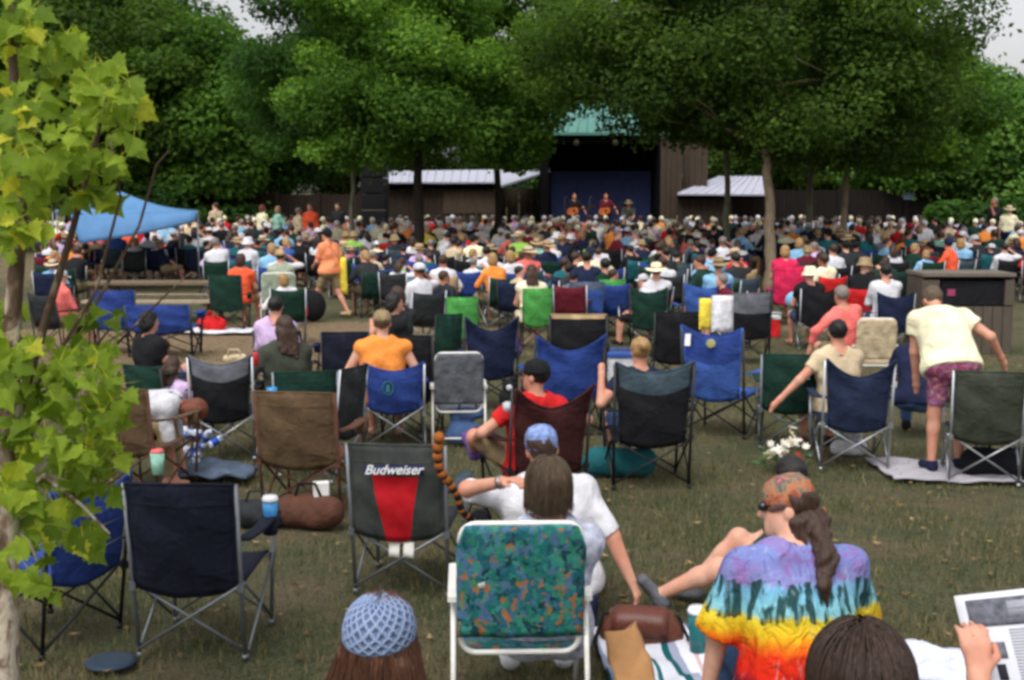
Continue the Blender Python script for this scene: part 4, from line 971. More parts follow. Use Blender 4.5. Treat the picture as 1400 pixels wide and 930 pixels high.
# teal print lawn chair and the two people by it
def print_mat():
    t = NT('tropical_print'); v = t.coord(); n = t.noise(7, v, 3, .6, 1.5)
    wv = t.add('ShaderNodeTexNoise'); wv.inputs['Scale'].default_value = 16; wv.inputs['Detail'].default_value = 4; t.link(v, wv.inputs['Vector']); am = t.add('ShaderNodeVectorMath', operation='MULTIPLY_ADD'); t.link(wv.outputs['Color'], am.inputs[0]); am.inputs[1].default_value = (.10, .10, .13); t.link(t.scaled(v, (1, 1, .7)), am.inputs[2])
    vo = t.add('ShaderNodeTexVoronoi'); vo.inputs['Scale'].default_value = 34; t.link(am.outputs[0], vo.inputs['Vector']); sx = t.add('ShaderNodeSeparateColor'); t.link(vo.outputs['Color'], sx.inputs[0])
    k = t.math('ADD', t.math('MULTIPLY', sx.outputs[0], .75), t.math('MULTIPLY', n, .35))
    c = t.ramp(k, [(.0, C(16, 60, 62)), (.20, C(24, 108, 104)), (.34, C(46, 128, 96)), (.42, C(84, 108, 150)), (.54, C(28, 92, 110)), (.66, C(20, 40, 52)), (.72, C(56, 140, 122)), (.84, C(176, 104, 40)), (.93, C(90, 130, 70)), (.98, C(210, 150, 80))], 'CONSTANT')
    c = t.mix(t.math('MULTIPLY', t.noise(48, v, 3, .7), .5), c, t.ramp(t.noise(30, v, 4, .7), [(.35, C(14, 46, 56)), (.5, C(36, 120, 110)), (.65, C(110, 140, 160))]))
    t.base(c); t.set(.7, 0, .25); t.bump(t.noise(40, v, 2), .3); return t.m
lch = lawn_chair('white tube lawn chair with teal tropical print back', G(712, 303), R(2), print_mat(), WHITET, .14, .268)
b = MB(); b.grid(lambda u, v: (u * .032 + .01 * v, 0, -v * .10), 2, 4, .003); tg = b.build('paper_label', M('paper_tag', C(232, 230, 222)), None); attach(tg, lch, (-.20, -.335, .80))

loc = G(746, 284); yw = R(4); tl = lambda px, py, D: to_local(loc, yw, at(px, py, D))
r_, g_ = person('person with short ash brown hair sitting in the teal print lawn chair', loc, yw, M('white_navy_print', C(170, 174, 190), .9, .5, 22, .2), FB['palejean'], 1.0, 'long', None, 'ash', None, 0, .009, FB['white'], None, False, hip=.345, head=(-6, -4, 0), L='lap', Rr='lap', legs='sit', lean=-12, scale=1.06)
pr, cu = hair_prims(g_, 'bob', .014); V, Q, T = sdf_mesh(pr, .009, cu + [(g_['Rh'] @ Vector((0, 0, -1)), g_['hl']((0, 0, -.10)))], wr=.003, wf=80, wdir=(1, 1, .1)); obj('hair', np_mesh('hair', V, Q), hairmat('ash'), r_)
strands(r_, g_, hairmat('ash'), 2000, .12, seed=4, puff=1.24)

loc = G(756, 234); yw = R(-8); tl = lambda px, py, D: to_local(loc, yw, at(px, py, D))
rB, gB = person('broad person in a white T-shirt and blue printed cap leaning on one hand', loc, yw, FB['white'], FB['denim'], .95, 'long', 'short', 'brown', 'bandana', 0, .009, FB['grey'], None, False, hat_mats=M('cap_blue_print', C(120, 140, 186), .8, .55, 34, .2),
       hip=.19, wid=1.25, lean=6, side=-7, head=(14, 6, -6), L=(tl(694, 676, 6.92), (-1, .1, -.12)), Rr=(tl(866, 822, 7.15), (1, -.5, .3)), legs='ground', wr=.007, scale=1.1)
b = MB(); b.lathe([(.032, -.012), (.036, -.01), (.036, .01), (.032, .012)], 16); wt = b.build('wristwatch', M('watch_steel', C(150, 150, 150), .3, .1, 5, 0, 40, .5, .8), rB); aB = gB['arms'][-1]; fdB = (aB[2] - aB[1]).normalized(); wt.location = aB[2] - fdB * .015; wt.rotation_euler = fdB.to_track_quat('Z', 'Y').to_euler()
b = MB(); b.box((0, 0, .08), (.5, .45, .16), None, 0, .06); cs = b.build('seat_cushion', FB['navy'], None, loc, 0); tag(cs, 'low navy seat cushion under the person in the white T-shirt', 'cushion')

# beanie person at the bottom edge
def knit_mat():
    t = NT('beanie_knit'); v = t.coord(); a = t.add('ShaderNodeAttribute', attribute_name='tint').outputs['Fac']
    n = t.noise(60, v, 3); t.base(t.mix(n, t.ramp(a, [(.25, C(40, 46, 62)), (.55, C(112, 132, 168)), (.9, C(182, 196, 220))]), C(122, 138, 168))); t.set(.95, 0, .1); t.bump(t.noise(160, v, 2), .5, .004); return t.m
def beanie(parent, g):
    nu, nv = 200, 90; V = []; tint = []
    for j in range(nv + 1):
        e = j / nv; ph = .02 + (math.pi * .60) * e
        for i in range(nu):
            q = 2 * math.pi * i / nu; tw_ = 7 * e; c1 = math.sin(17 * q + 5.2 * tw_ + .5 * math.sin(5 * q + 9 * e)); c2 = math.sin(19 * q - 5.6 * tw_ + .7 * math.sin(4 * q - 7 * e)); k = (max(c1, c2) * 1.3 - .6 + .35 * math.sin(60 * q) * math.sin(40 * e)) if e < .88 else math.sin(60 * q) * .4
            rr = 1 + .028 * k + (.05 * math.sin(math.pi * min(e * 1.3, 1))) 
            if e > .9: rr -= .02
            V.append((.100 * rr * math.sin(ph) * math.cos(q), -.02 + .122 * rr * math.sin(ph) * math.sin(q) - .012 * (1 - e), .028 + .108 * rr * math.cos(ph) * (1 if e < .6 else .9))); tint.append(.45 + .45 * k)
    Q = [(j * nu + i, j * nu + (i + 1) % nu, (j + 1) * nu + (i + 1) % nu, (j + 1) * nu + i) for j in range(nv) for i in range(nu)]
    me = np_mesh('beanie', V, np.array(Q)[:, ::-1]); at_ = me.attributes.new('tint', 'FLOAT', 'POINT'); at_.data.foreach_set('value', np.array(tint, np.float32))
    o = obj('beanie', me, knit_mat(), parent); o.matrix_local = Matrix.Translation(g['Hc']) @ (g['Rh'] @ Matrix.Rotation(R(8), 3, 'X')).to_4x4()
loc = G(526, 466)
r_, g_ = person('person with long chestnut hair in a pale blue knitted beanie', loc, R(-14), FB['grey'], FB['denim'], 2, 'long', None, 'brown', None, 0, .012, FB['black'], None, True, hip=.50, head=(0, 2, 3), legs='sit')
beanie(r_, g_); HAIRC['chestnut'] = (92, 58, 40); pr, cu = hair_prims(g_, 'long', -.006); hl_ = g_['hl']; pr = [p for p in pr if not isinstance(p, Cone)] + [Cone(hl_((q, -.06, -.05)), hl_((q * 1.9, -.11, -.34)), .045, .03, k=.03) for q in (-.065, -.02, .025, .065)]; V, Q, T = sdf_mesh(pr, .010, cu + [(g_['Rh'] @ Vector((0, 0, 1)), g_['hl']((0, 0, .03)))], wr=.005, wf=80, wdir=(1, 1, .1)); obj('hair', np_mesh('hair', V, Q), hairmat('chestnut'), r_)
strands(r_, g_, hairmat('chestnut'), 2400, .48, seed=2, puff=1.12, flare=.24, rad=.0018)
stool('low folding stool under the person in the knitted beanie', loc, None, .35)

# tie-dye person
def tiedye():
    t = NT('tie_dye'); v = t.coord(); sp = t.add('ShaderNodeSeparateXYZ'); t.link(v, sp.inputs[0])
    n = t.noise(1, t.scaled(v, (26, 26, 3)), 3, .6); n2 = t.noise(5, v, 3)
    z = t.math('ADD', sp.outputs[2], t.math('MULTIPLY', t.math('SUBTRACT', n, .5), .075)); z = t.math('ADD', z, t.math('MULTIPLY', t.math('SUBTRACT', n2, .5), .03))
    z = t.math('DIVIDE', t.math('SUBTRACT', z, .435), .60)
    band = t.ramp(z, [(0, C(60, 16, 40)), (.16, C(90, 14, 36)), (.24, C(196, 34, 18)), (.36, C(216, 52, 20)), (.42, C(226, 116, 24)), (.48, C(228, 184, 36)), (.565, C(216, 196, 52)), (.595, C(130, 190, 196)), (.74, C(116, 176, 206)), (.79, C(132, 134, 186)), (.90, C(116, 122, 178)), (1, C(126, 142, 196))])
    st = t.noise(1, t.scaled(v, (30, 30, 1.5)), 2, .5); zone = t.math('MULTIPLY', t.math('GREATER_THAN', z, .55), t.math('LESS_THAN', z, .79)); k = t.math('MULTIPLY', zone, t.ramp(st, [(.46, (0, 0, 0, 1)), (.55, (1, 1, 1, 1))]))
    c = t.mix(t.math('MULTIPLY', k, .92), band, C(24, 56, 50)); wt = t.noise(1, t.scaled(v, (34, 34, 4)), 2); c = t.mix(t.math('MULTIPLY', t.ramp(wt, [(.62, (0, 0, 0, 1)), (.78, (1, 1, 1, 1))]), .28), c, C(214, 220, 214))
    pk = t.math('MULTIPLY', t.math('GREATER_THAN', z, .78), t.ramp(t.noise(11, v, 2), [(.52, (0, 0, 0, 1)), (.62, (1, 1, 1, 1))])); c = t.mix(t.math('MULTIPLY', pk, .4), c, C(150, 74, 140))
    t.base(c); t.set(.88, 0, .15); t.bump(t.math('ADD', t.noise(7, t.scaled(v, (1.6, 1.6, .7)), 3, .5, 1.4), t.math('MULTIPLY', t.noise(30, v, 2), .15)), .8, .06); return t.m
def bandana_mat():
    t = NT('bandana_print'); v = t.coord(); n = t.noise(15, v, 4, .65, .8); t.base(t.ramp(n, [(.30, C(64, 50, 44)), (.40, C(150, 84, 60)), (.47, C(182, 112, 76)), (.53, C(122, 116, 98)), (.58, C(86, 84, 78)), (.64, C(176, 92, 106)), (.72, C(206, 160, 140))])); t.set(.85, 0, .2); t.bump(t.noise(30, v, 2), .3); return t.m
loc = G(1088, 342); yw = R(4); bm_ = bandana_mat()
r_, g_ = person('person in a rainbow tie-dye T-shirt with printed bandana and long ponytail', loc, yw, tiedye(), FB['denim'], .97, 'long', 'short', 'brown', 'bandana', 2, .009, FB['brown'], None, True, hat_mats=bm_, hat_tilt=-16,
       hip=.475, wid=1.20, lean=12, head=(70, 4, 8), L=((-.35, .18, .26), (-1, -.2, -.1)), Rr=((.22, .36, .50), (1, -.5, -.6)), legs='sit', wr=.006, neck_r=.075, loose=.035, scale=1.04, neckfwd=.18, neckup=.32)
b = MB(); k0 = g_['hl']((.015, -.125, -.02)); b.ball(k0, .02, 10, 6)
for q in (-1, 1): b.grid(lambda u, v: tuple(k0 + g_['Rh'] @ Vector((.012 * q + .03 * q * v + (u - .5) * .04, -.02 * v, -.09 * v))), 3, 5, .004)
b.build('bandana_knot', bm_, r_)
k1 = g_['hl']((0, -.105, -.05)); N_ = g_['N']; k2 = Vector((k1.x * .6 + N_.x * .4 + .03, min(k1.y, N_.y) - .11, N_.z + .03)); k3 = N_ + Vector((.06, -.17, -.06)); k4 = N_ + Vector((.075, -.18, -.14))
pr = [Cone(g_['hl']((0, -.07, -.03)), k1, .05, .045, k=.03), Cone(k1, k2, .040, .036, k=.03), Cone(k2, k3, .036, .028, k=.03), Cone(k3, k4, .027, .008, k=.02), Cone(g_['hl']((.045, -.05, -.05)), g_['hl']((.045, -.055, -.15)), .042, .036, k=.03), Cone(g_['hl']((-.062, -.03, -.055)), g_['hl']((-.055, -.045, -.165)), .034, .030, k=.03), Cone(g_['hl']((-.03, -.09, -.04)), k2, .030, .028, k=.03), Cone(g_['hl']((-.04, -.055, -.05)), g_['hl']((-.04, -.06, -.15)), .042, .036, k=.03), Cone(g_['hl']((0, -.07, -.05)), g_['hl']((0, -.08, -.16)), .042, .036, k=.03)]
V, Q, T = sdf_mesh(pr, .008, wr=.006, wf=90, wdir=(1, 1, .12)); obj('ponytail', np_mesh('ponytail', V, Q), hairmat('brown'), r_)
b = MB()
for s in (-1, 1): b.ball(g_['hl']((.033 * s, .094, .006)), .024, 12, 7, 0, (1, .8, .85)); b.bar(g_['hl']((.052 * s, .085, .012)), g_['hl']((.082 * s, .0, .008)), .004, 5)
b.bar(g_['hl']((-.02, .10, .012)), g_['hl']((.02, .10, .012)), .004, 5); b.build('sunglasses', M('dark_lens', C(18, 18, 20), .15, .1, 5, 0, 40, .6), r_)
stool('low folding stool under the person in tie-dye', loc, None, .35)

# the person sitting beyond the tie-dye shirt
loc = G(1080, 236); yw = R(72); tl = lambda px, py, D: to_local(loc, yw, at(px, py, D))
person('person with dark hair sitting on the grass with a raised knee beyond the tie-dye shirt', loc, yw, FB['olive'], FB['khaki'], .8, 'short', 'short', 'dark', None, 2, .012, FB['grey'], None, False, hip=.14, head=(-50, 0, 0), legs='ground',
       feet=[((-.10, .76, .085), (-.1, 0, 1)), ((.13, .60, .085), (.2, 0, 1))], L='knee', Rr='knee')
t = thing('flower_bunch', 'bunch of white and red flowers lying on grass behind the tie-dye shirt', 'flowers', G(1074, 156)); rg = random.Random(8)
fm = [M('petal_white', C(226, 222, 208), .7, .06, 9, 0), M('petal_red', C(200, 50, 56), .7, .1, 9, 0), M('petal_straw', C(206, 190, 150), .7, .1, 9, 0)]
for k in range(22):
    b = MB(); c = Vector((rg.gauss(0, .10), rg.gauss(0, .07), .09 + rg.random() * .3)); nn = Vector((rg.gauss(0, .5), rg.gauss(-.6, .4), 1)).normalized(); rr = rg.uniform(.035, .06)
    a = nn.orthogonal().normalized(); bb = nn.cross(a)
    for q in range(7):
        an = q * 2 * math.pi / 7; d_ = a * math.cos(an) + bb * math.sin(an); e_ = nn.cross(d_)
        b.grid(lambda u, v: tuple(c + d_ * rr * (.15 + .85 * v) + e_ * rr * .5 * (u - .5) * math.sin(math.pi * (.2 + .75 * v)) + nn * rr * .3 * v * v), 2, 3, .003)
    b.ball(c + nn * .006, rr * .22, 8, 5); b.build('flower', fm[0 if rg.random() < .62 else 1 if rg.random() < .4 else 2], t)
b = MB()
for k in range(14): b.tube([(rg.gauss(0, .03), rg.gauss(.05, .03), .01), (rg.gauss(0, .1), rg.gauss(0, .06), .12), (rg.gauss(0, .13), rg.gauss(0, .08), .2)], .004, 5)
for k in range(24):
    c = Vector((rg.gauss(0, .14), rg.gauss(0, .1), .03 + rg.random() * .16)); d_ = Vector((rg.gauss(0, 1), rg.gauss(0, 1), rg.gauss(.2, .6))).normalized(); e_ = d_.orthogonal().normalized()
    b.grid(lambda u, v: tuple(c + d_ * .09 * v + e_ * .022 * (u - .5) * 2 * math.sin(math.pi * v) + Vector((0, 0, -.03 * v * v))), 2, 4, .002)
b.build('stems', M('stem_green', C(60, 92, 46), .7, .2, 9, 0), t)

# dark haired reader's neighbour at the bottom edge, and the newspaper reader
loc = G(1146, 640)
r_, g_ = person('person with glossy dark parted hair at the bottom edge right of the tie-dye shirt', loc, R(-6), FB['black'], FB['denim'], .9, 'long', None, 'dark', None, 0, .012, FB['black'], None, True, hip=.60, head=(4, 2, 0), legs='sit', scale=1.12)
HAIRC['umber'] = (60, 43, 33); pr, cu = hair_prims(g_, 'long'); V, Q, T = sdf_mesh(pr, .010, cu, wr=.004, wf=80, wdir=(1, 1, .1)); obj('hair', np_mesh('hair', V, Q), hairmat('umber'), r_)
strands(r_, g_, hairmat('umber'), 3200, .45, seed=6, rad=.0017, puff=1.12, flare=.05)
stool('low folding stool under the person with glossy dark parted hair', loc, None, .55)
loc = G(1575, 560); yw = R(6); hp = at(1322, 876, 3.16); tl = lambda w: to_local(loc, yw, w)
person('newspaper reader at the right edge with only the left hand in view', loc, yw, FB['teal'], FB['denim'], .6, 'long', 'long', 'blond', None, 0, .0085, FB['white'], None, True, hip=.52, head=(8, -14, 0), legs='sit', L=(to_local(loc, yw, at(1338, 928, 3.12)), (-.1, -.3, -1)), Rr=(to_local(loc, yw, at(1725, 900, 3.14)), (.3, -.4, -1)))
stool('low folding stool under the newspaper reader', loc, None, .40)
np_ = thing('newspaper', 'open newspaper with a grey photo block held at the right edge', 'newspaper', at(1500, 900, 3.24)); l0 = Vector(np_.location)
c00, c10, c01, c11 = [at(*q) - l0 for q in ((1345, 985, 3.18), (1720, 985, 3.26), (1306, 817, 3.28), (1690, 745, 3.36))]
pg = lambda u, v, o=0: c00.lerp(c10, u).lerp(c01.lerp(c11, u), v) + Vector((0, -.05 * math.sin(math.pi * u) * (1 if True else 0) - .012 * math.sin(5 * v + 3 * u) - o, 0))
b = MB(); b.grid(lambda u, v: tuple(pg(u, v)), 24, 10, .003); b.build('page', M('newsprint', C(206, 208, 214), .9, .04, 6, .1, 12, .1), np_)
inkm = M('ink_grey', C(96, 98, 106), .9, .5, 40, 0); inkd = M('ink_dark', C(40, 42, 50), .9, .2, 40, 0); b = MB()
def patch(u0, u1, v0, v1, mi, n=4): b.grid(lambda u, v: tuple(pg(u0 + (u1 - u0) * u, v0 + (v1 - v0) * v, .004)), n, max(2, n // 2), .001, mi)
patch(.03, .47, .74, .955, 0, 10); patch(.53, .97, .62, .95, 0, 10)
patch(.16, .30, .80, .93, 2, 4); patch(.33, .40, .79, .90, 2, 4)
for col in range(6):
    u0 = .15 + .05 * col + (.10 if col > 2 else 0) if col < 3 else .53 + .15 * (col - 3)
    w_ = .10 if col < 3 else .13
    u0 = (.15 + .11 * col) if col < 3 else u0
    for ln in range(30):
        v_ = .70 - ln * .022 - (.10 if col > 2 else 0)
        if v_ < .02: break
        patch(u0, u0 + w_ * (1 if ln % 6 else .6), v_, v_ + .009, 2, 2)
patch(.07, .125, .50, .62, 0, 4); patch(.08, .11, .34, .46, 1, 3)
b.build('print', [inkm, inkd, M('ink_pale', C(150, 152, 160), .9, .1, 40, 0)], np_)

# things on the grass near the bottom
loc = G(876, 254); t = thing('leather_handbag', 'brown leather handbag with black strap on the grass by the leaning hand', 'handbag', loc, R(-10)); LE = M('brown_leather', C(96, 50, 30), .45, .3, 9, .3, 60, .45)
V, Q, T = sdf_mesh([Cone((-.13, 0, .10), (.13, 0, .10), .095, k=.05), Cone((-.11, .0, .19), (.11, .0, .19), .055, k=.06)], .012, [((0, 0, -1), (0, 0, .012))], wr=.004, wf=14); obj('bag_body', np_mesh('bag_body', V, Q), LE, t)
b = MB(); b.grid(lambda u, v: ((u - .5) * .30, -.10 * math.sin(math.pi * v * .6) - .012, .245 - .13 * v * v - .01 * (2 * u - 1) ** 2), 8, 6, .008); b.build('flap', M('red_leather', C(92, 44, 28), .45, .25, 9, .3, 60, .45), t)
b = MB(); b.tube([(.14, 0, .20), (.20, .02, .19), (.27, -.06, .06), (.32, -.16, .012), (.28, -.24, .012)], .011, 6); b.build('strap', FB['black'], t); b = MB(); b.tube([(-.14, 0, .2), (-.20, -.03, .2), (-.24, -.10, .06), (-.20, -.16, .012)], .011, 6); b.build('strap', FB['black'], t)
b = MB(); b.ball((.145, -.04, .20), .014, 8, 6); b.build('buckle', SILVER, t)
loc = G(862, 270); t = thing('paper_bag', 'crumpled brown paper bag leaning in front of the leather handbag', 'paper bag', loc, R(0)); a0 = at(828, 868, 6.05) - Vector(loc); a1 = at(866, 850, 6.1) - Vector(loc); a2 = at(900, 950, 5.85) - Vector(loc); a3 = at(848, 960, 5.8) - Vector(loc)
b = MB(); b.grid(lambda u, v: tuple(a3.lerp(a2, u).lerp(a0.lerp(a1, u), v) + Vector((0, -.05 * math.sin(math.pi * u), .012 * math.sin(9 * v + 4 * u) + .008 * math.sin(17 * v - 6 * u)))), 10, 14, .05); b.build('bag', M('kraft_paper', C(168, 126, 84), .9, .16, 7, .9, 9, .1), t)
def stripe_mat():
    t = NT('striped_blanket'); sp = t.add('ShaderNodeSeparateXYZ'); t.link(t.coord(), sp.inputs[0]); x = t.math('ADD', sp.outputs[0], t.math('MULTIPLY', t.noise(5, t.coord(), 2), .03)); k = t.math('FRACT', t.math('MULTIPLY', x, 2.6))
    t.base(t.ramp(k, [(0, C(206, 208, 216)), (.16, C(20, 86, 88)), (.25, C(150, 156, 176)), (.36, C(216, 216, 222)), (.52, C(196, 170, 170)), (.58, C(220, 222, 228)), (.72, C(84, 92, 116)), (.80, C(204, 208, 218)), (.9, C(30, 100, 100)), (.96, C(210, 212, 218))], 'CONSTANT')); t.set(.95, 0, .1); t.bump(t.noise(60, t.coord(), 3), .6, .01); return t.m
loc = G(1010, 268); b = MB(); b.grid(wrinkled(lambda u, v: ((u - .5) * 1.5 + .12 * v, (v - .5) * 1.25, .055), .022, 11), 36, 30, .014); bl = b.build('striped_blanket', stripe_mat(), None, loc, R(8)); tag(bl, 'white blanket with teal and grey stripes under the brown handbag', 'blanket')
loc = G(1300, 268); b = MB(); b.grid(wrinkled(lambda u, v: ((u - .5) * .62, (v - .5) * .5, .06), .02, 9), 20, 16, .012); bl = b.build('white_blanket', M('white_knit', C(204, 208, 220), .95, .1, 9, .4), None, loc, R(-12)); tag(bl, 'rumpled white cloth on the grass right of the dark parted hair', 'blanket')
loc = G(954, 262); loc.z = .075; cup('tall teal travel cup with white lid beside the tie-dye shirt', loc, M('cup_teal', C(24, 110, 112), .35, .1, 9, 0, 40, .5), .21, .056, name='travel_cup')
loc = G(152, 262); b = MB(); b.lathe([(.0001, .02), (.09, .02), (.125, .012), (.135, .002), (.13, 0)], 24, (0, 0, .012)); fz = b.build('flying_disc', M('disc_blue', C(46, 60, 76), .5, .1, 6, .05), None, loc); tag(fz, 'dull blue flying disc on the grass under the royal blue chair', 'flying disc')
# banded cord hanging off the charcoal chair
t = thing('banded_tail', 'curved brown and black banded plush tail beside the charcoal and red chair', 'plush tail', at(600, 598, 7.2)); l0 = Vector(t.location); pts = [(600, 598), (598, 622), (602, 645), (614, 660), (625, 678), (632, 700), (646, 712)]
path = [at(x, y, 7.2 + .04 * i) - l0 for i, (x, y) in enumerate(pts)]; b = MB(); m = 12
for i in range(m):
    f = i / (m - 1) * (len(path) - 1.001); k = int(f); c = path[k].lerp(path[k + 1], f - k); b.ball(c, .034 - .0012 * i, 12, 8, 0)
b.build('bands', M('plush_brown', C(150, 88, 40), .9, .3, 20, .5, 80, .15), t); b = MB(); b.tube(path, .021, 8); b.build('core', FB['black'], t)
# ------------------------------------------------------------------ seated and standing people in the middle ground
def fig(label, px, s, yaw=0, **k):
    loc = G(px, s); loc = loc + Matrix.Rotation(R(yaw), 3, 'Z') @ Vector((0, .32 if k.get('legs', 'sit') == 'sit' else 0, 0)); k.setdefault('h', .016 if s > 120 else .02); k.setdefault('hip', .50); return person(label, loc, R(yaw), **k)
# maroon chair
camp_chair('maroon camp chair with a raised corner holding the person in red', G(752, 186), R(20), FB['maroon'], BLACKT, 'wing', None, None, 1.04, sx=1.08)
loc = G(732, 192); fig('person in red T-shirt and black cap with one bare leg crossed', 752, 186, 24, top=FB['red'], bottom=FB['khaki'], hairc='dark', hat='cap', hat_mats=FB['black'], h=.011, shoes=FB['purple'], head=(38, 0, 0), wid=1.12, hip=.40, lean=-8,
    feet=[((-.22, .62, .42), (-.9, .3, .8)), ((.15, .52, .085), (.1, .5, 1))], L=((-.38, .20, .60), (-1, -.5, -.4)), Rr=((.36, .18, .66), (1, -.6, -.2)))
t = thing('plush_toy', 'black and white plush toy sitting on the left corner of the maroon chair', 'plush toy', at(694, 556, 9.15)); b = MB(); b.ball((0, 0, .07), .075, 12, 8, 0, (.9, .9, 1)); b.ball((0, -.03, .02), .05, 10, 7, 1, (.8, .8, 1.2)); b.build('body', [FB['black'], FB['white']], t)
b = MB(); b.ball((.01, -.02, .16), .05, 12, 8); b.ball((-.03, -.02, .205), .018, 8, 6); b.ball((.05, -.02, .205), .018, 8, 6); b.build('head', FB['black'], t); b = MB(); b.ball((.012, -.055, .15), .026, 10, 6); b.build('muzzle', FB['white'], t)
# black chair with legs, in the centre
camp_chair('big slate topped black camp chair with black legs in mid lawn', G(892, 166), R(3), FB['black'], BLACKT, 'dip', .70, FB['slate'], 1.06, sx=1.14)
fig('person with tied up blond hair resting an arm, in the big slate topped black chair', 890, 163, 12, top=FB['navy'], bottom=FB['denim'], hairst='bun', hairc='blond', hip=.40, L=((-.34, .02, .90), (-1, -.4, -1)), Rr='rest', head=(0, 4, 0), shoes=FB['rust'], pants='short')
# yellow shirt bending
mt = NT('floral_cloth'); v_ = mt.coord(); n_ = mt.noise(17, v_, 3, .6, .8); mt.base(mt.ramp(n_, [(.32, C(60, 60, 110)), (.44, C(150, 60, 76)), (.52, C(130, 110, 150)), (.6, C(176, 80, 80)), (.7, C(196, 170, 170))])); mt.set(.9, 0, .1); FLOR = mt.m
loc = G(1294, 157); tl = lambda px, py, D: to_local(loc, 0, at(px, py, D))
person('person in a pale yellow T-shirt and floral shorts bending forward over a chair', loc, 0, FB['cream'], FLOR, .45, 'short', 'short', 'ash', None, 0, .011, FB['navy'], hip=.97, lean=36, head=(14, 34, 0), wid=1.24, side=-3, neckup=.22, neckfwd=.22, loose=.02, L=(tl(1252, 522, 11.1), (-1, -1, .2)), Rr=(tl(1368, 488, 10.95), (.5, -1, 0)),
       legs='stand', feet=[((-.13, .02, .085), (0, 1, 0)), ((.14, .10, .085), (0, 1, 0))])
camp_chair('dark olive camp chair with silver legs at the right edge', G(1346, 164), R(-14), FB['olive'], SILVER, 'flat', None, None, .98)
b = MB(); b.grid(wrinkled(lambda u, v: ((u - .5) * 1.08 - .1 * v, (v - .5) * .84, .03), .012, 9), 24, 18, .01); bl = b.build('picnic_mat', M('mat_white', C(170, 167, 172), .9, .08, 6, .3), None, G(1296, 156), R(-6)); tag(bl, 'pale picnic mat under the bending person', 'mat')
fig('person in blue jeans mostly hidden left of the bending yellow shirt', 1243, 140, -25, top=FB['navy'], bottom=FB['denim'], pants='long', hairc='brown', hip=.40, lean=24, head=(30, -20, 0), L='knee', Rr='knee', shoes=FB['black'])
# right middle
camp_chair('navy camp chair with dipped back and silver legs near the pale mat', G(1170, 156), R(-4), FB['inknavy'] if False else fabric('deep_navy', 34, 44, 68), SILVER, 'wing', None, None, 1.0, sx=1.05)
fig('person with short black hair lounging in the navy dipped chair with an elbow out', 1160, 150, 8, top=FB['beige'], bottom=FB['khaki'], hairc='black', hip=.46, head=(-10, 0, 0), L=((-.62, .02, .46), (-.2, -.8, .1)), Rr='lap', shoes=FB['rust'], sleeve=.5)
fig('grey haired person in a salmon shirt leaning left behind the navy chair', 1180, 112, 20, top=FB['salmon'], bottom=FB['khaki'], hairc='grey', side=-12, sleeve=1.6, L=((-.5, .1, .5), (-1, 0, -.3)), h=.016)
lawn_chair('lawn chair with a tan canvas back behind the black haired lounger', G(1196, 112), R(-8), FB['beige'], WHITET, .12, .24, scale=.92)
gch = camp_chair('dark green camp chair with a small white mark left of the navy dipped chair', G(1080, 144), R(-8), FB['green'], STEEL, 'flat', None, None, .93)
b = MB(); b.box((0, 0, 0), (.11, .004, .018)); b.box((.01, 0, -.026), (.09, .004, .014)); tg = b.build('printed_mark', tr_, None); attach(tg, gch, (.10, -.452, .74))
rch = camp_chair('bright royal blue camp chair turned aside right of the big black chair', G(972, 136), R(-30), FB['blue'], BLACKT, 'dip', .55, FB['royal'], 1.1, sx=1.15)
b = MB(); b.box((0, 0, 0), (.05, .006, .12)); tg = b.build('paper_label', M('paper_tag', C(232, 230, 222)), None); attach(tg, rch, (-.20, -.452, .98), (R(-8), 0, 0))
b = MB(); b.ball((0, 0, 0), .045, 10, 7, 0, (1, .15, 1)); tg = b.build('round_emblem', M('emblem_gold', C(150, 150, 100), .7, .2, 20, 0), None); attach(tg, rch, (.02, -.475, .96), (R(-8), 0, 0))
for nm, px, py, D, m, hh, lab in (('towel', 965, 408, 14.5, FB['yellow'], .36, 'yellow towel hanging over a chair before the white cloth'), ('white_cloth', 988, 404, 14.2, FB['white'], .42, 'white cloth draped beside the yellow towel')):
    b = MB(); b.grid(lambda u, v: ((u - .5) * (.14 if nm == 'towel' else .24), .02 * math.sin(7 * u) - .03 * v, -hh * v), 6, 6, .02); o = b.build(nm, m, None, at(px, py, D)); tag(o, lab, nm.replace('_', ' '))
camp_chair('black camp chair half hidden behind the royal blue one', G(925, 112), R(4), FB['black'], BLACKT, 'flat', None, None, 1.0)
camp_chair('black camp chair with a grey top band left of the thick trunk', G(1025, 96), R(-6), FB['black'], BLACKT, 'flat', .6, FB['grey'], 1.02)
camp_chair('hot pink camp chair at the foot of the thick pale trunk', G(1077, 74), R(-3), FB['pink'], BLACKT, 'flat', None, None, 1.08)
fig('person with straw blond hair in the hot pink chair', 1076, 72, 0, top=FB['pink'], bottom=FB['denim'], hairst='bob', hairc='blond', hip=.62)
b = MB(); b.ball((0, 0, .12), .16, 12, 8, 0, (1, .6, .9)); o = b.build('blue_bag', FB['sky'], None, at(1086, 420, 21)); tag(o, 'pale blue bag hanging on the hot pink chair', 'bag')
camp_chair('black camp chair holding the person in a cream sun hat', G(1118, 88), R(-4), FB['black'], SILVER, 'dip', None, None, .96)
fig('person in a cream sun hat right of the hot pink chair', 1114, 88, 5, top=FB['black'], bottom=FB['denim'], hat='bucket', hat_mats=FB['cream'], hip=.48)
camp_chair('navy camp chair holding the dark haired person in white, left of the wooden bin', G(1221, 92), R(0), FB['navy'], STEEL, 'dip', None, None, .96)
fig('dark haired person in a white shirt left of the wooden bin', 1216, 90, 0, top=FB['white'], bottom=FB['denim'], hairc='black', hip=.54, sleeve=1)
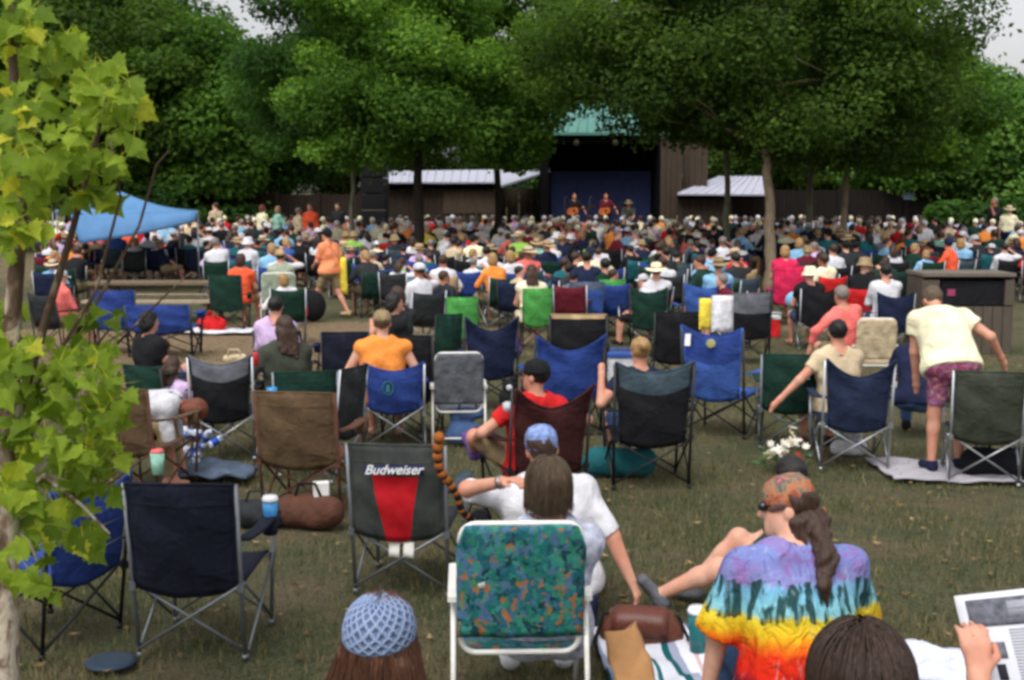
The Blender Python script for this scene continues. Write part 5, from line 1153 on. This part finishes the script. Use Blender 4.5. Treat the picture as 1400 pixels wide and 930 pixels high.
# centre
camp_chair('royal blue camp chair with slumped back behind the black cap', G(778, 136), R(10), FB['royal'], BLACKT, 'wing', None, None, 1.02, sx=1.25)
camp_chair('black camp chair under a tan blanket in the centre of the lawn', G(790, 118), R(-2), FB['black'], BLACKT, 'flat', .9, FB['tan'], 1.05, sx=1.15)
camp_chair('dark navy camp chair with high corners left of the slumped royal blue one', G(672, 122), R(6), FB['navy'], BLACKT, 'wing', None, None, 1.06, sx=1.05)
lawn_chair('grey webbed lawn chair with white frame behind the banded tail', G(628, 142), R(4), FB['grey'], WHITET, .12, .24, scale=.92)
camp_chair('tall narrow dark green folded chair beside two dark haired heads', G(613, 118), R(30), FB['green'], BLACKT, 'flat', None, None, 1.05, sx=.6)
camp_chair('plain black camp chair right of the orange tank top', G(556, 138), R(-6), FB['black'], BLACKT, 'flat', None, None, 1.05, sx=.95)
camp_chair('navy camp chair left of the orange tank top', G(474, 132), R(4), FB['inknavy'], BLACKT, 'flat', None, None, 1.02, sx=.85)
camp_chair('dark grey camp chair seen edge on with one silver leg', G(482, 160), R(62), FB['charcoal'], SILVER, 'flat', None, None, .98, sx=.7)
och = camp_chair('blue camp chair with green emblem holding the orange tank top', G(540, 144), R(6), FB['royal'], SILVER, 'dip', None, None, .84)
b = MB(); b.tube([(.05 * math.cos(q / 14 * 6.2832), .062 * math.sin(q / 14 * 6.2832), 0) for q in range(15)], .006, 5, 0, False); b.box((.0, .0, .0), (.03, .07, .004)); o = b.build('round_emblem', M('emblem_green', C(50, 104, 100), .7, .2, 20, 0), None); attach(o, och, (-.06, -.435, .62), (R(84), 0, 0))
fig('person in an orange tank top and tan cap with bare shoulders', 522, 144, 3, top=FB['orange'], bottom=FB['denim'], sleeve=0, hairc='ash', hat='cap', hat_mats=FB['khaki'], hip=.50, wid=1.2, skn=2, L='rest', Rr='rest', h=.012)
fig('dark curly haired person facing right before the black chairs', 505, 116, -60, top=FB['black'], bottom=FB['denim'], hairst='bob', hairc='dark', hip=.45)
fig('brown haired person in a dark top holding a drink left of the dark green chair', 566, 112, 40, top=FB['charcoal'], bottom=FB['denim'], hairst='bob', hairc='brown', hip=.48, L='cup')
fig('person with dark short hair in a lilac shirt', 368, 122, -6, top=FB['lilac'], bottom=FB['denim'], hairc='dark', sleeve=1.6, hip=.46)
camp_chair('navy camp chair behind the lilac shirt', G(382, 118), R(-8), FB['navy'], BLACKT, 'flat', None, None, .86)
fig('person with long auburn hair in a dark olive top holding a red can', 404, 146, 24, top=FB['olive'], bottom=FB['denim'], hairst='long', hairc='brown', sleeve=1.8, hip=.47, wid=1.1, head=(10, -6, 0), L=((-.42, .22, .64), (-.8, -.4, -1)), Rr='lap', h=.012)
b = MB(); b.lathe([(.028, 0), (.033, .006), (.033, .11), (.027, .12), (.0001, .12)], 14); o = b.build('red_can', M('can_red', C(180, 36, 44), .35, .1, 9, 0, 40, .5), None, at(349, 500, 11.4)); tag(o, 'red drink can held by the person in the dark olive top', 'can')
camp_chair('dark green camp chair of the person in the dark olive top', G(420, 152), R(10), FB['green'], STEEL, 'flat', None, None, .86)
cup('small bright blue cup on top of the olive brown chair', at(372, 548, 9.4), M('cup_cyan', C(40, 140, 200), .4, .1, 9, 0, 40, .5), .10, .04, False)
fig('child with long brown hair in a pale top sitting on the grass', 238, 136, -30, top=FB['lilac'], bottom=FB['black'], pants='long', hairst='long', hairc='brown', hip=.13, legs='cross', scale=.86, L='knee', Rr='knee')
camp_chair('dark green low chair left of the child with long hair', G(200, 136), R(-35), FB['green'], BLACKT, 'flat', None, None, .72)
fig('person with black hair beside the sapling leaves left of the child', 172, 126, -40, top=FB['black'], bottom=FB['denim'], hairst='bob', hairc='black', hip=.34)
camp_chair('brown camp chair behind the sapling leaves', G(168, 172), R(-18), FB['brown'], FB['rust'], 'flat', None, None, .92)
fig('auburn haired person in a white shirt stooping to the right beside the sapling', 106, 163, -84, top=FB['white'], bottom=FB['khaki'], sleeve=1, hairst='bob', hairc='ginger', hip=.56, lean=74, head=(0, 74, 0), neckup=-.30, L=((-.16, .52, .10), (-1, 0, .2)), Rr=((.14, .50, .12), (1, 0, .2)), pants='long')
# bundle of blue and white packs
t = thing('bottle_pack', 'bundle of blue labelled water bottles by the stooping white shirt', 'bottle pack', G(258, 152)); rg = random.Random(3); bw = M('bottle_clear', C(206, 216, 228), .2, .1, 9, 0, 40, .5); bl_ = M('bottle_label', C(40, 84, 190), .4, .3, 20, 0)
for k in range(14):
    b = MB(); c = Vector((rg.uniform(-.15, .15), rg.uniform(-.2, .2), .05 + .09 * (k % 3))); d_ = Vector((rg.gauss(0, .8), rg.gauss(0, .8), rg.uniform(0, 1))).normalized(); b.tube([c, c + d_ * .02, c + d_ * .16, c + d_ * .19, c + d_ * .215], [.03, .035, .035, .016, .016], 10); q = b.build('bottle', bw, t)
    b = MB(); b.tube([c + d_ * .05, c + d_ * .12], .0362, 10); b.build('bottle_label', bl_, q)
b = MB(); b.grid(wrinkled(lambda u, v: ((u - .5) * .7, (v - .5) * .5, .06 + .05 * math.sin(3 * u)), .03, 8), 16, 12, .02); o = b.build('grey_jacket', FB['steel'], None, G(290, 160)); tag(o, 'crumpled grey blue jacket on the grass below the grey topped chair', 'jacket')
t = thing('tumbler', 'green and pink tumbler beside the stooping white shirt', 'tumbler', at(216, 648, 9.8)); b = MB(); b.lathe([(.0001, 0), (.045, 0), (.055, .17), (.05, .17), (.042, .01)], 14); b.build('tumbler_body', FB['mint'], t); b = MB(); b.lathe([(.05, .17), (.058, .18), (.04, .2), (.0001, .2)], 14); b.build('lid', FB['salmon'], t)
# bright green chairs
for px, s, lab, plab, hc in ((632, 96, 'bright green camp chair left of the brown haired person in cream', None, None), (735, 88, 'bright green camp chair holding the brown haired person in cream', 'brown haired person in a cream dress in the bright green chair', 'brown'), (836, 80, 'bright green camp chair right of the striped blue chair', 'person in a green shirt beside the striped blue chair', 'dark')):
    camp_chair(lab, G(px, s), R(4), FB['bright_green'], BLACKT, 'flat', None, None, .96, sx=.8)
    if plab: fig(plab, px - 4, s, 8, top=FB['cream'] if hc == 'brown' else FB['green'], bottom=FB['cream'], hairst='long' if hc == 'brown' else 'short', hairc=hc, sleeve=.2, hip=.50)
camp_chair('royal blue camp chair with pale stripes in the centre', G(802, 82), R(0), FB['blue'], BLACKT, 'flat', .8, FB['steel'], .96)
fig('person with dark brown short hair in the striped blue chair', 803, 80, 0, top=FB['navy'], bottom=FB['denim'], hairc='dark', hip=.62)
fig('person with yellow straw hat and white shirt in a dark green chair', 893, 86, -12, top=FB['white'], bottom=FB['khaki'], hat='straw', hat_mats=[FB['cream'], FB['tan']], hip=.5)
camp_chair('dark green camp chair of the yellow straw hat', G(886, 90), R(-10), FB['green'], BLACKT, 'dip', None, None, 1.0)
fig('person with a brown straw hat in the wide royal blue chair', 985, 84, 0, top=FB['sky'], bottom=FB['khaki'], hat='straw', hat_mats=[FB['khaki'], FB['brown']], hip=.56)
camp_chair('wide royal blue camp chair left of the thick pale trunk', G(965, 86), R(5), FB['blue'], BLACKT, 'dip', None, None, 1.0, sx=1.35)
def bag(label, px, s, kind, m, m2=None, sc=1, yaw=0, name=None):
    t = thing(name or {'tote': 'tote_bag', 'duffel': 'duffel_bag', 'pack': 'backpack', 'cooler': 'cooler_box'}[kind], label, {'tote': 'bag', 'duffel': 'bag', 'pack': 'backpack', 'cooler': 'cooler'}[kind], G(px, s), yaw); t.scale = (sc,) * 3; m2 = m2 or m
    if kind == 'cooler':
        b = MB(); b.box((0, 0, .15), (.46, .30, .30), None, 0, .03); b.build('box', m, t); b = MB(); b.box((0, 0, .325), (.48, .32, .05), None, 0, .035); b.build('lid', m2, t); b = MB(); b.tube([(-.245, 0, .26), (-.26, 0, .40), (.26, 0, .40), (.245, 0, .26)], .012, 6); b.build('handle', m2, t); return
    pr = {'duffel': [Cone((-.2, 0, .13), (.2, 0, .13), .125, k=.05)], 'tote': [Cone((-.12, 0, .08), (.12, 0, .08), .09, k=.05), Cone((-.11, 0, .28), (.11, 0, .28), .05, k=.12)], 'pack': [Cone((0, 0, .12), (0, .03, .32), .15, .11, k=.08), Cone((0, -.12, .10), (0, -.11, .20), .075, .06, k=.05)]}[kind]
    V, Q, T = sdf_mesh(pr, .016, [((0, 0, -1), (0, 0, .006))], wr=.009, wf=15, ph=crc(label) % 6); obj('bag_body', np_mesh('bag_body', V, Q), m, t)
    b = MB(); z = {'duffel': .25, 'tote': .30, 'pack': .40}[kind]; b.tube([(-.1, -.03, z - .03), (-.06, -.05, z + .10), (.06, -.05, z + .10), (.1, -.03, z - .03)], .011, 6); b.build('handle', m2, t)
for q in [('dark teal duffel bag under the left side of the big slate topped chair', 846, 158, 'duffel', FB['teal']), ('small black backpack between the maroon chair and the charcoal red one', 655, 205, 'pack', FB['black'], FB['charcoal'], .8), ('black duffel bag under the dark olive chair at the right edge', 1362, 158, 'duffel', FB['black']),
          ('white cloth tote bag under the navy dipped chair', 1160, 146, 'tote', FB['white'], None, .8), ('brown tote bag below the wide low blue chair', 214, 88, 'tote', FB['brown']), ('red and white cooler box beside the hot pink chair', 1046, 80, 'cooler', FB['red'], FB['white']), ('purple backpack beside the bright green chair with the cream dress', 700, 92, 'pack', FB['purple']),
          ('white cooler box in front of the two black chairs in the centre', 855, 104, 'cooler', FB['white'], FB['blue']), ('beige tote bag on dirt left of the lilac shirt', 322, 104, 'tote', FB['beige']), ('black backpack on dirt between the lilac shirt and the walker', 470, 100, 'pack', FB['black']), ('denim blue tote bag under the grey webbed lawn chair', 640, 140, 'tote', FB['denim'], None, 1.1), ('small dark bag behind the olive brown chair', 352, 186, 'duffel', FB['charcoal'], None, .8)]: bag(*q)
# walking man
loc = G(452, 70); person('person in a peach shirt and khaki shorts striding left across the lawn', loc, R(62), FB['peach'], FB['khaki'], .8, 'short', 'short', 'black', 'cap', 0, .016, FB['tan'], hat_mats=FB['black'], hip=.92, lean=4, wid=1.22, legs='stand', feet=[((-.1, .36, .085), (0, 1, 0)), ((.1, -.34, .13), (0, 1, .1))], L='lap', Rr=((.24, -.06, .88), (1, -1, 0)))
b = MB(); b.grid(lambda u, v: ((u - .5) * .11 * (1 + .5 * v), .02 * math.sin(6 * u), -.72 * v), 4, 6, .04); o = b.build('yellow_bag', FB['yellow'], None, at(469, 352, 24.2)); tag(o, 'yellow tote strap hanging from the striding person', 'bag')
b = MB(); b.ball((0, 0, .30), .30, 14, 9, 0, (.85, .6, 1)); b.ball((-.16, -.16, .22), .13, 10, 7, 1, (.8, .6, 1.3)); o = b.build('backpack', [FB['black'], FB['red']], None, G(428, 72)); tag(o, 'black backpack with red pocket beside the striding person', 'backpack')
lawn_chair('pale green lawn chair with white frame left of the backpack', G(382, 76), R(5), FB['sage'], WHITET, .12, .29)
fig('person in a tan cap in the pale green lawn chair', 381, 74, 0, top=FB['sage'], bottom=FB['khaki'], hat='cap', hat_mats=FB['tan'], hip=.56)
camp_chair('dark green camp chair at the end of the picnic bench', G(310, 78), R(0), FB['green'], BLACKT, 'flat', None, None, 1.0)
fig('person in an orange patterned top in the dark green chair by the picnic bench', 322, 76, -10, top=FB['coral'], bottom=FB['khaki'], hip=.52, hairst='bob')
camp_chair('royal blue camp chair standing behind the sapling twigs', G(158, 90), R(12), FB['royal'], BLACKT, 'flat', None, None, .96, sx=1.1)
camp_chair('wide low blue camp chair beside the red bag', G(218, 92), R(0), FB['royal'], BLACKT, 'flat', None, None, .78, sx=1.7)
b = MB(); b.grid(wrinkled(lambda u, v: ((u - .5) * 1.6, (v - .5) * .8, .04), .015, 8), 20, 12, .012); o = b.build('ground_sheet', FB['white'], None, G(290, 78), R(-3)); tag(o, 'white ground sheet under the red bag', 'sheet')
b = MB(); b.ball((0, 0, .12), .18, 14, 9, 0, (1.5, .8, .8)); b.tube([(-.15, -.1, .2), (0, -.12, .36), (.15, -.1, .2)], .015, 6); o = b.build('red_bag', FB['red'], None, G(290, 78) + Vector((0, 0, .03))); tag(o, 'red duffel bag on the white ground sheet', 'bag')
# picnic table
WD = M('weathered_wood', C(112, 98, 80), .9, .25, 6, .5, 30, .15, 0, (1, 8, 8)); t = thing('picnic_table', 'weathered picnic table with pale benches right of the sapling', 'picnic table', G(225, 72), R(0))
b = MB()
for k in range(5): b.box((0, -.3 + .15 * k, .74), (2.6, .142, .045))
b.build('table_top', WD, t)
for s in (-1, 1):
    b = MB()
    for k in range(2): b.box((0, .68 * s + .13 * k - .06, .44), (2.6, .12, .045))
    b.build('bench', M('pale_wood', C(160, 146, 124), .9, .2, 6, .4, 30, .15, 0, (1, 8, 8)), t)
    b = MB(); b.box((.95 * s, 0, .38), (.09, 1.5, .09)); b.bar((.95 * s, -.6, 0), (.95 * s, -.2, .72), .05, 6); b.bar((.95 * s, .6, 0), (.95 * s, .2, .72), .05, 6); b.build('leg', WD, t)
# wooden bin
t = thing('wooden_bin', 'large grey wooden bin with a dark slot behind the bending yellow shirt', 'bin', G(1308, 88)); WG = M('bin_wood', C(88, 80, 70), .9, .16, 6, .5, 30, .15, 0, (6, 6, .8)); W_, Hh = 1.36, 1.20
b = MB()
for k in range(9): b.box((-W_ / 2 + W_ * (k + .5) / 9, -.38, .36), (W_ / 9 - .012, .04, .72))
for k in range(6):
    for s in (-1, 1): b.box((W_ / 2 * s, -.36 + .72 * (k + .5) / 6, .58), (.04, .72 / 6 - .012, 1.14))
for k in range(9): b.box((-W_ / 2 + W_ * (k + .5) / 9, .38, .58), (W_ / 9 - .012, .04, 1.14))
b.build('slat_walls', WG, t)
b = MB(); b.box((0, 0, Hh), (W_ + .05, .86, .05), None, 0, .01); b.build('lid', M('bin_lid', C(112, 104, 94), .85, .15, 6, .4, 30, .2, 0, (1, 8, 8)), t)
b = MB(); b.box((-W_ / 2 + .1, -.385, .93), (.26, .05, .38)); b.build('face_panel', WG, t); b = MB(); b.box((W_ / 2 - .06, -.385, .93), (.14, .05, .38)); b.build('face_panel', WG, t)
b = MB(); b.box((.1, -.2, .92), (1.0, .3, .36)); b.build('slot_dark_block', FB['black'], t); b = MB(); b.box((-.25, -.36, .93), (.12, .01, .10)); b.build('pink_notice', M('notice_pink', C(150, 64, 96), .7, .1, 5, 0), t)  # solid black block stands in for the dark inside of the slot
# ------------------------------------------------------------------ the crowd before the stage
VAR = []
def far_body(h=.028, **k):
    g = person_geo(**k); pr = [p for p in g['body'] + g['hd']]; out = []
    for p in pr:
        if p.tag in (1, 3): p = p.grow(.018)
        elif p.tag == 2: p = p.grow(.014)
        out.append(p)
    V, Q, T = sdf_mesh(out, h); mp = np.array([0, 1, 2, 1, 0, 2, 3]); me = np_mesh('far_body', V, Q, 3, mp[np.clip(T, 0, 6)]); return me, g
def far_hair(g, style, h=.022):
    pr, cu = hair_prims(g, style); V, Q, T = sdf_mesh(pr, h, cu); return np_mesh('far_hair', V, Q)
POSES = [dict(hip=.50), dict(hip=.50, L='rest', Rr='rest', lean=-6), dict(hip=.50, head=(35, 0, 0), L='lap', Rr='chin'), dict(hip=.50, lean=12, head=(-30, -5, 0), L='knee', Rr='knee'), dict(hip=.50, side=6, twist=18, head=(20, 0, 5), L='rest', Rr='cup'), dict(hip=.50, Rr='up', head=(0, 8, 0)), dict(hip=.46, lean=-12, side=-9, head=(25, -6, -8), L='out', Rr='lap'), dict(hip=.50, lean=26, head=(55, 10, 0), L='knee', Rr='chin', twist=-14), dict(hip=.50, twist=-32, head=(-45, 0, 4), L='rest', Rr='out'), dict(hip=.50, head=(-40, 0, 0), side=-5, L='cup', Rr='lap')]
STAND = [dict(hip=.92, legs='stand', L='down', Rr='down'), dict(hip=.92, legs='stand', L='down', Rr='cup', head=(30, 0, 0)), dict(hip=.92, legs='stand', L='chin', Rr='down', side=3)]
for k in POSES + STAND:
    me, g = far_body(**k); VAR.append((me, g, {s: far_hair(g, s) for s in ('short', 'bob', 'long')}))
SHIRTS = [('white', 'white', 30), ('cream', 'cream', 6), ('black', 'black', 10), ('charcoal', 'charcoal', 9), ('navy', 'navy', 9), ('blue', 'blue', 5), ('pale blue', 'sky', 8), ('red', 'red', 3), ('wine red', 'wine', 4), ('orange', 'orange', 3), ('coral', 'coral', 2), ('green', 'green', 5), ('lime green', 'lime', 1), ('lilac', 'lilac', 4), ('purple', 'purple', 2), ('grey', 'grey', 8), ('teal', 'teal', 4), ('beige', 'beige', 7), ('yellow', 'yellow', 1), ('pink', 'salmon', 5), ('olive', 'olive', 3), ('mint', 'mint', 2)]
HEADS = [('brown hair', ('brown', 'short', None), 8), ('dark hair', ('dark', 'short', None), 8), ('grey hair', ('grey', 'short', None), 6), ('blond bobbed hair', ('blond', 'bob', None), 5), ('long brown hair', ('brown', 'long', None), 5), ('long dark hair', ('dark', 'long', None), 4), ('ginger hair', ('ginger', 'bob', None), 2), ('a white cap', ('brown', 'short', ('cap', 'white')), 7), ('a black cap', ('dark', 'short', ('cap', 'black')), 4), ('a red cap', ('brown', 'short', ('cap', 'red')), 2), ('a navy cap', ('brown', 'short', ('cap', 'navy')), 3), ('a straw hat', ('brown', 'short', ('straw', 'beige')), 4), ('a tan straw hat', ('grey', 'short', ('straw', 'tan')), 3), ('a white sun hat', ('grey', 'short', ('bucket', 'white')), 4), ('a khaki sun hat', ('dark', 'short', ('bucket', 'khaki')), 3)]
CH = [('black', 'black', 8), ('navy', 'navy', 8), ('dark green', 'green', 7), ('royal blue', 'royal', 6), ('charcoal', 'charcoal', 3), ('wine red', 'wine', 3), ('red', 'red', 1), ('slate', 'slate', 3), ('teal', 'teal', 2), ('tan', 'tan', 1)]
def wpick(rg, L): return rg.choices(L, [x[2] for x in L])[0]
def zone(px, s):
    z = [(200, 'by the sapling'), (275, 'below blue canopy'), (345, 'right of canopy'), (425, 'before brown fence'), (500, 'below speaker tower'), (575, 'beside dark trunk'), (650, 'before long shed'), (725, 'below slanting awning'),
         (790, 'below left guitarist'), (850, 'below right guitarist'), (910, 'before stage edge'), (985, 'before timber panel'), (1045, 'left of trunk'), (1105, 'right of trunk'), (1165, 'between grey trunks'), (1235, 'by leaning trunk'), (1310, 'behind wooden bin'), (2000, 'near right edge')]
    for a, t in z:
        if px < a: break
    return ('back rows ' if s < 46 else 'middle rows ' if s < 56 else 'front rows ') + t
used = set()
def spectator(rg, px, s, stand=False, want=None, loc=None, grp='seated spectators in the crowd', zn=None):
    for _ in range(400):
        sh, hd = wpick(rg, SHIRTS), wpick(rg, HEADS)
        if want: sh = next(x for x in SHIRTS if x[0] == want[0]) if want[0] else sh; hd = next(x for x in HEADS if x[0] == want[1]) if want[1] else hd
        z = zn or zone(px, s); key = (sh[0], hd[0], z)
        if key not in used: break
    used.add(key); vi = rg.randrange(len(POSES)) if not stand else len(POSES) + rg.randrange(len(STAND)); me, g, hr = VAR[vi]
    loc = loc or G(px, s); yaw = rg.gauss(0, .5) if not stand else rg.uniform(-3.1, 3.1)
    pt = FB[rg.choice(['denim', 'khaki', 'navy', 'black', 'beige'])]
    o = obj('person', me, [skin(rg.choice([0, 0, 1, 2, 2, 3])), FB[sh[1]], pt], None, loc, yaw)
    sc = rg.uniform(.86, 1.08); o.scale = (sc,) * 3
    tag(o, 'spectator in %s with %s, %s' % (sh[0], hd[0], z) if not stand else 'standing person in %s with %s %s' % (sh[0], hd[0], z), 'person', grp)
    hc, hs_, hat = hd[1]
    if not (hat and hs_ == 'short' and hat[0] != 'cap') : obj('hair', hr[hs_], hairmat(hc), o)
    if hat: put_hat(o, g, hat[0], [FB[hat[1]], FB['brown']], tilt=rg.uniform(-10, 6))
    return o, yaw, (sh[0], hd[0], z)
# far folding chair, one mesh in two materials
def far_chair():
    b = MB(); b.grid(lambda u, v: ((u - .5) * .54, -.28 - .1 * v - .04 * (1 - (2 * u - 1) ** 2), .40 + .52 * v - .04 * (1 - (2 * u - 1) ** 2) * v), 6, 4, .02); b.grid(lambda u, v: ((u - .5) * .54, -.28 + .56 * v, .40 + .05 * v - .04 * math.sin(math.pi * u)), 4, 3, .02)
    for s in (-1, 1):
        b.bar((.27 * s, -.26, 0), (.28 * s, -.39, .93), .012, 5, 1); b.bar((.27 * s, .27, 0), (.29 * s, .3, .64), .012, 5, 1); b.box((.29 * s, -.02, .65), (.07, .64, .02)); b.bar((-.27 * s, -.275, .04), (.27 * s, -.275, .38), .01, 4, 1); b.bar((.285 * s, -.26, .04), (.285 * s, .27, .40), .01, 4, 1)
    return b.mesh('far_chair')
FCH = far_chair(); usedc = set()
def fchair(rg, loc, yaw, who=None):
    c = wpick(rg, CH); o = obj('folding_chair', FCH, [FB[c[1]], BLACKT if rg.random() < .6 else SILVER], None, loc, yaw)
    tag(o, '%s chair under %s shirt and %s, %s' % (c[0], who[0], who[1].replace('a ', '', 1) if who[1].startswith('a ') else who[1], who[2]), 'chair', 'folding chairs in the crowd')
rg = random.Random(21)
spots = []; d = F / 86
while d < F / 37.5:
    s = F / d; half = 760 / s; x = -half + rg.random()
    while x < half:
        px = 700 + x * s + rg.uniform(-.42, .42) * s; ss = F / (d + rg.uniform(-.5, .5)); keep = .92
        if ss > 62: keep = .78
        if ss > 70: keep = .52
        if px < 60: keep = 0
        if ss > 56 and 110 < px < 300: keep = 0          # picnic table and canopy
        if ss > 60 and 395 < px < 500: keep = 0         # the walker's path
        if ss > 62 and px > 1215: keep = 0
        if ss > 64 and 150 < px < 372: keep = 0
        if ss > 74 and (130 < px < 300 or 1040 < px < 1110): keep = 0              # the bin
        if ss > 50 and abs(px - 1053) < 36 : keep = 0
        if rg.random() < keep: spots.append((px, ss))
        x += rg.uniform(.80, 1.02)
    d += 1.02 if d < 34 else .92
spots.sort(key=lambda q: -q[1]); MAXI = 236; near, far = spots[:MAXI], spots[MAXI:]
for px, s in near:
    o, yw_, who = spectator(rg, px, s)
    if rg.random() < .75 or s > 60: fchair(rg, o.location.copy(), yw_ * .6, who)
# people standing at the edges, and the guitarists
ST = [(297, 41, 'beige', 'brown hair', 'alone against the dark fence'), (360, 43, 'cream', 'ginger hair', 'first of the strolling couple at the fence'), (381, 43, 'mint', 'blond bobbed hair', 'second of the strolling couple at the fence'), (409, 44, 'beige', 'grey hair', 'left of the one in coral'), (426, 45, 'coral', 'brown hair', 'right of the one in beige'), (463, 40, 'charcoal', 'brown hair', 'left of the thin pale trunk'), (1358, 43, 'black', 'grey hair', 'tall above the crowd at the far right'), (1376, 45, 'cream', 'a straw hat', 'right of the tall one in black')]
for px, s, sh, hd, zn in ST: 
    o, _, _ = spectator(rg, px, s, True, (sh, hd), None, 'people standing at the edge of the crowd', zn)
    if sh == 'black': o.scale = (1.14,) * 3
SPK = at(700, 327, 45.8)
def guitarist(px, shirt, lab, lab2, hc):
    b0 = at(px, 320, 45.9); b0.z = at(700, 326, 45.2).z
    person(lab, b0, R(178), FB[shirt], FB['navy'], .9, 'long', 'bob', hc, None, 0, .02, FB['black'], scale=.94, hip=.92, legs='stand', L=((-.42, .28, 1.02), (-1, -.4, -.6)), Rr=((.10, .24, .92), (1, -.6, -.2)), head=(10, -6, 0))
    t = thing('guitar', lab2, 'guitar', b0 + Vector((-.05, -.21, .98)), 0); wd = M('guitar_wood', C(206, 112, 52), .35, .15, 6, 0, 40, .5)
    for i in (0,):
        b = MB(); n = 28; out = []
        for k in range(n):
            q = 2 * math.pi * k / n; r = .17 + .035 * math.cos(2 * q) - (.02 if math.cos(q) > 0 else 0); out.append((r * math.cos(q) * 1.15, r * math.sin(q)))
        b.add([(x, y, z) for y in (-.05, .05) for x, z in out], [tuple(range(n)), tuple(range(2 * n - 1, n - 1, -1))] + [((k + 1) % n, k, n + k, n + (k + 1) % n) for k in range(n)]); bd_ = b.build('sound_box', wd, t); bd_.rotation_euler = (0, R(-14), 0)
        b = MB(); b.lathe([(.0001, 0), (.05, 0), (.05, .003)], 16); sh_ = b.build('sound_hole', FB['black'], bd_); sh_.rotation_euler = (R(90), 0, 0); sh_.location = (.03, -.0515, 0)
    b = MB(); b.box((.42, -.045, .10), (.52, .03, .055), Matrix.Rotation(R(-14), 3, 'Y')); b.box((.74, -.045, .18), (.14, .03, .08), Matrix.Rotation(R(-14), 3, 'Y')); b.build('neck', M('guitar_neck', C(60, 40, 28), .4, .1, 6, 0), t)
guitarist(785, 'black', 'guitarist in black on the left of the stage', 'orange wood acoustic guitar of the left guitarist', 'ginger')
guitarist(828, 'wine', 'guitarist in dark red on the right of the stage', 'orange wood acoustic guitar of the right guitarist', 'ginger')
for px, lab in ((806, 'black microphone stand between the two guitarists'), (772, 'black microphone stand left of the left guitarist')):
    b0 = at(px, 320, 45.5); b0.z = at(700, 326, 45.2).z; t = thing('microphone_stand', lab, 'microphone stand', b0); b = MB(); b.bar((0, 0, 0), (0, 0, 1.45), .014, 6); b.lathe([(.0001, 0), (.14, 0), (.14, .02), (.0001, .02)], 14); b.build('stand', BLACKT, t); b = MB(); b.tube([(0, 0, 1.44), (.06, .12, 1.5)], [.018, .028], 8); b.build('microphone', FB['charcoal'], t)
sp_ = at(859, 322, 45.6); sp_.z = at(700, 326, 45.2).z
person('seated person in olive with a tan straw hat right of the guitarists on stage', sp_, R(176), FB['olive'], FB['black'], 1.2, 'long', 'short', 'brown', 'straw', 0, .02, FB['black'], hat_mats=[FB['khaki'], FB['brown']], hip=.56, L='knee', Rr='lap')
stool('folding stool under the seated person on stage', sp_, None, .44)
# remaining rows merged
Vs, Qs, Ms, off = [], [], [], 0; pal = [FB[x] for x in ('white', 'cream', 'black', 'navy', 'charcoal', 'sky', 'red', 'beige', 'green', 'orange', 'lilac', 'white')]; mats = pal + [skin(0), FB['denim'], hairmat('brown'), hairmat('dark'), hairmat('grey'), FB['cream'], FB['white']]
def grab(me):
    V = np.empty(len(me.vertices) * 3, np.float32); me.vertices.foreach_get('co', V); n = len(me.polygons); Q = np.empty(n * 4, np.int32); me.loops.foreach_get('vertex_index', Q); m_ = np.empty(n, np.int32); me.polygons.foreach_get('material_index', m_); return V.reshape(-1, 3), Q.reshape(-1, 4), m_
_lo = []
for k in POSES[:4]:
    me, g = far_body(.04, **k); hh_ = far_hair(g, 'short', .03); V, Q, m_ = grab(me); V2, Q2, _ = grab(hh_); _lo.append((V, Q, m_, V2, Q2, g))
for px, s in far:
    V, Q, m_, V2, Q2, g = rg.choice(_lo); l = G(px, s); a = rg.gauss(0, .25); Rz = np.array([[math.cos(a), -math.sin(a), 0], [math.sin(a), math.cos(a), 0], [0, 0, 1]]); sh = rg.randrange(len(pal))
    for VV, QQ, mm in ((V, Q, np.array([len(pal), sh, len(pal) + 1])[m_]), (V2, Q2, np.full(len(Q2), len(pal) + 2 + rg.choice([0, 1, 2, 3, 4])))):
        Vs.append(VV @ Rz.T + np.array(l)); Qs.append(QQ + off); Ms.append(mm); off += len(VV)
if Vs:
    o = obj('crowd', np_mesh('crowd', np.concatenate(Vs), np.concatenate(Qs), len(mats), np.concatenate(Ms)), mats); tag(o, 'farthest rows of seated spectators just below the stage', 'crowd', kind='stuff')
print('CROWD', len(spots), len(near), len(far), 'persons', sum(1 for o in scene.objects if o.name.startswith('person')))
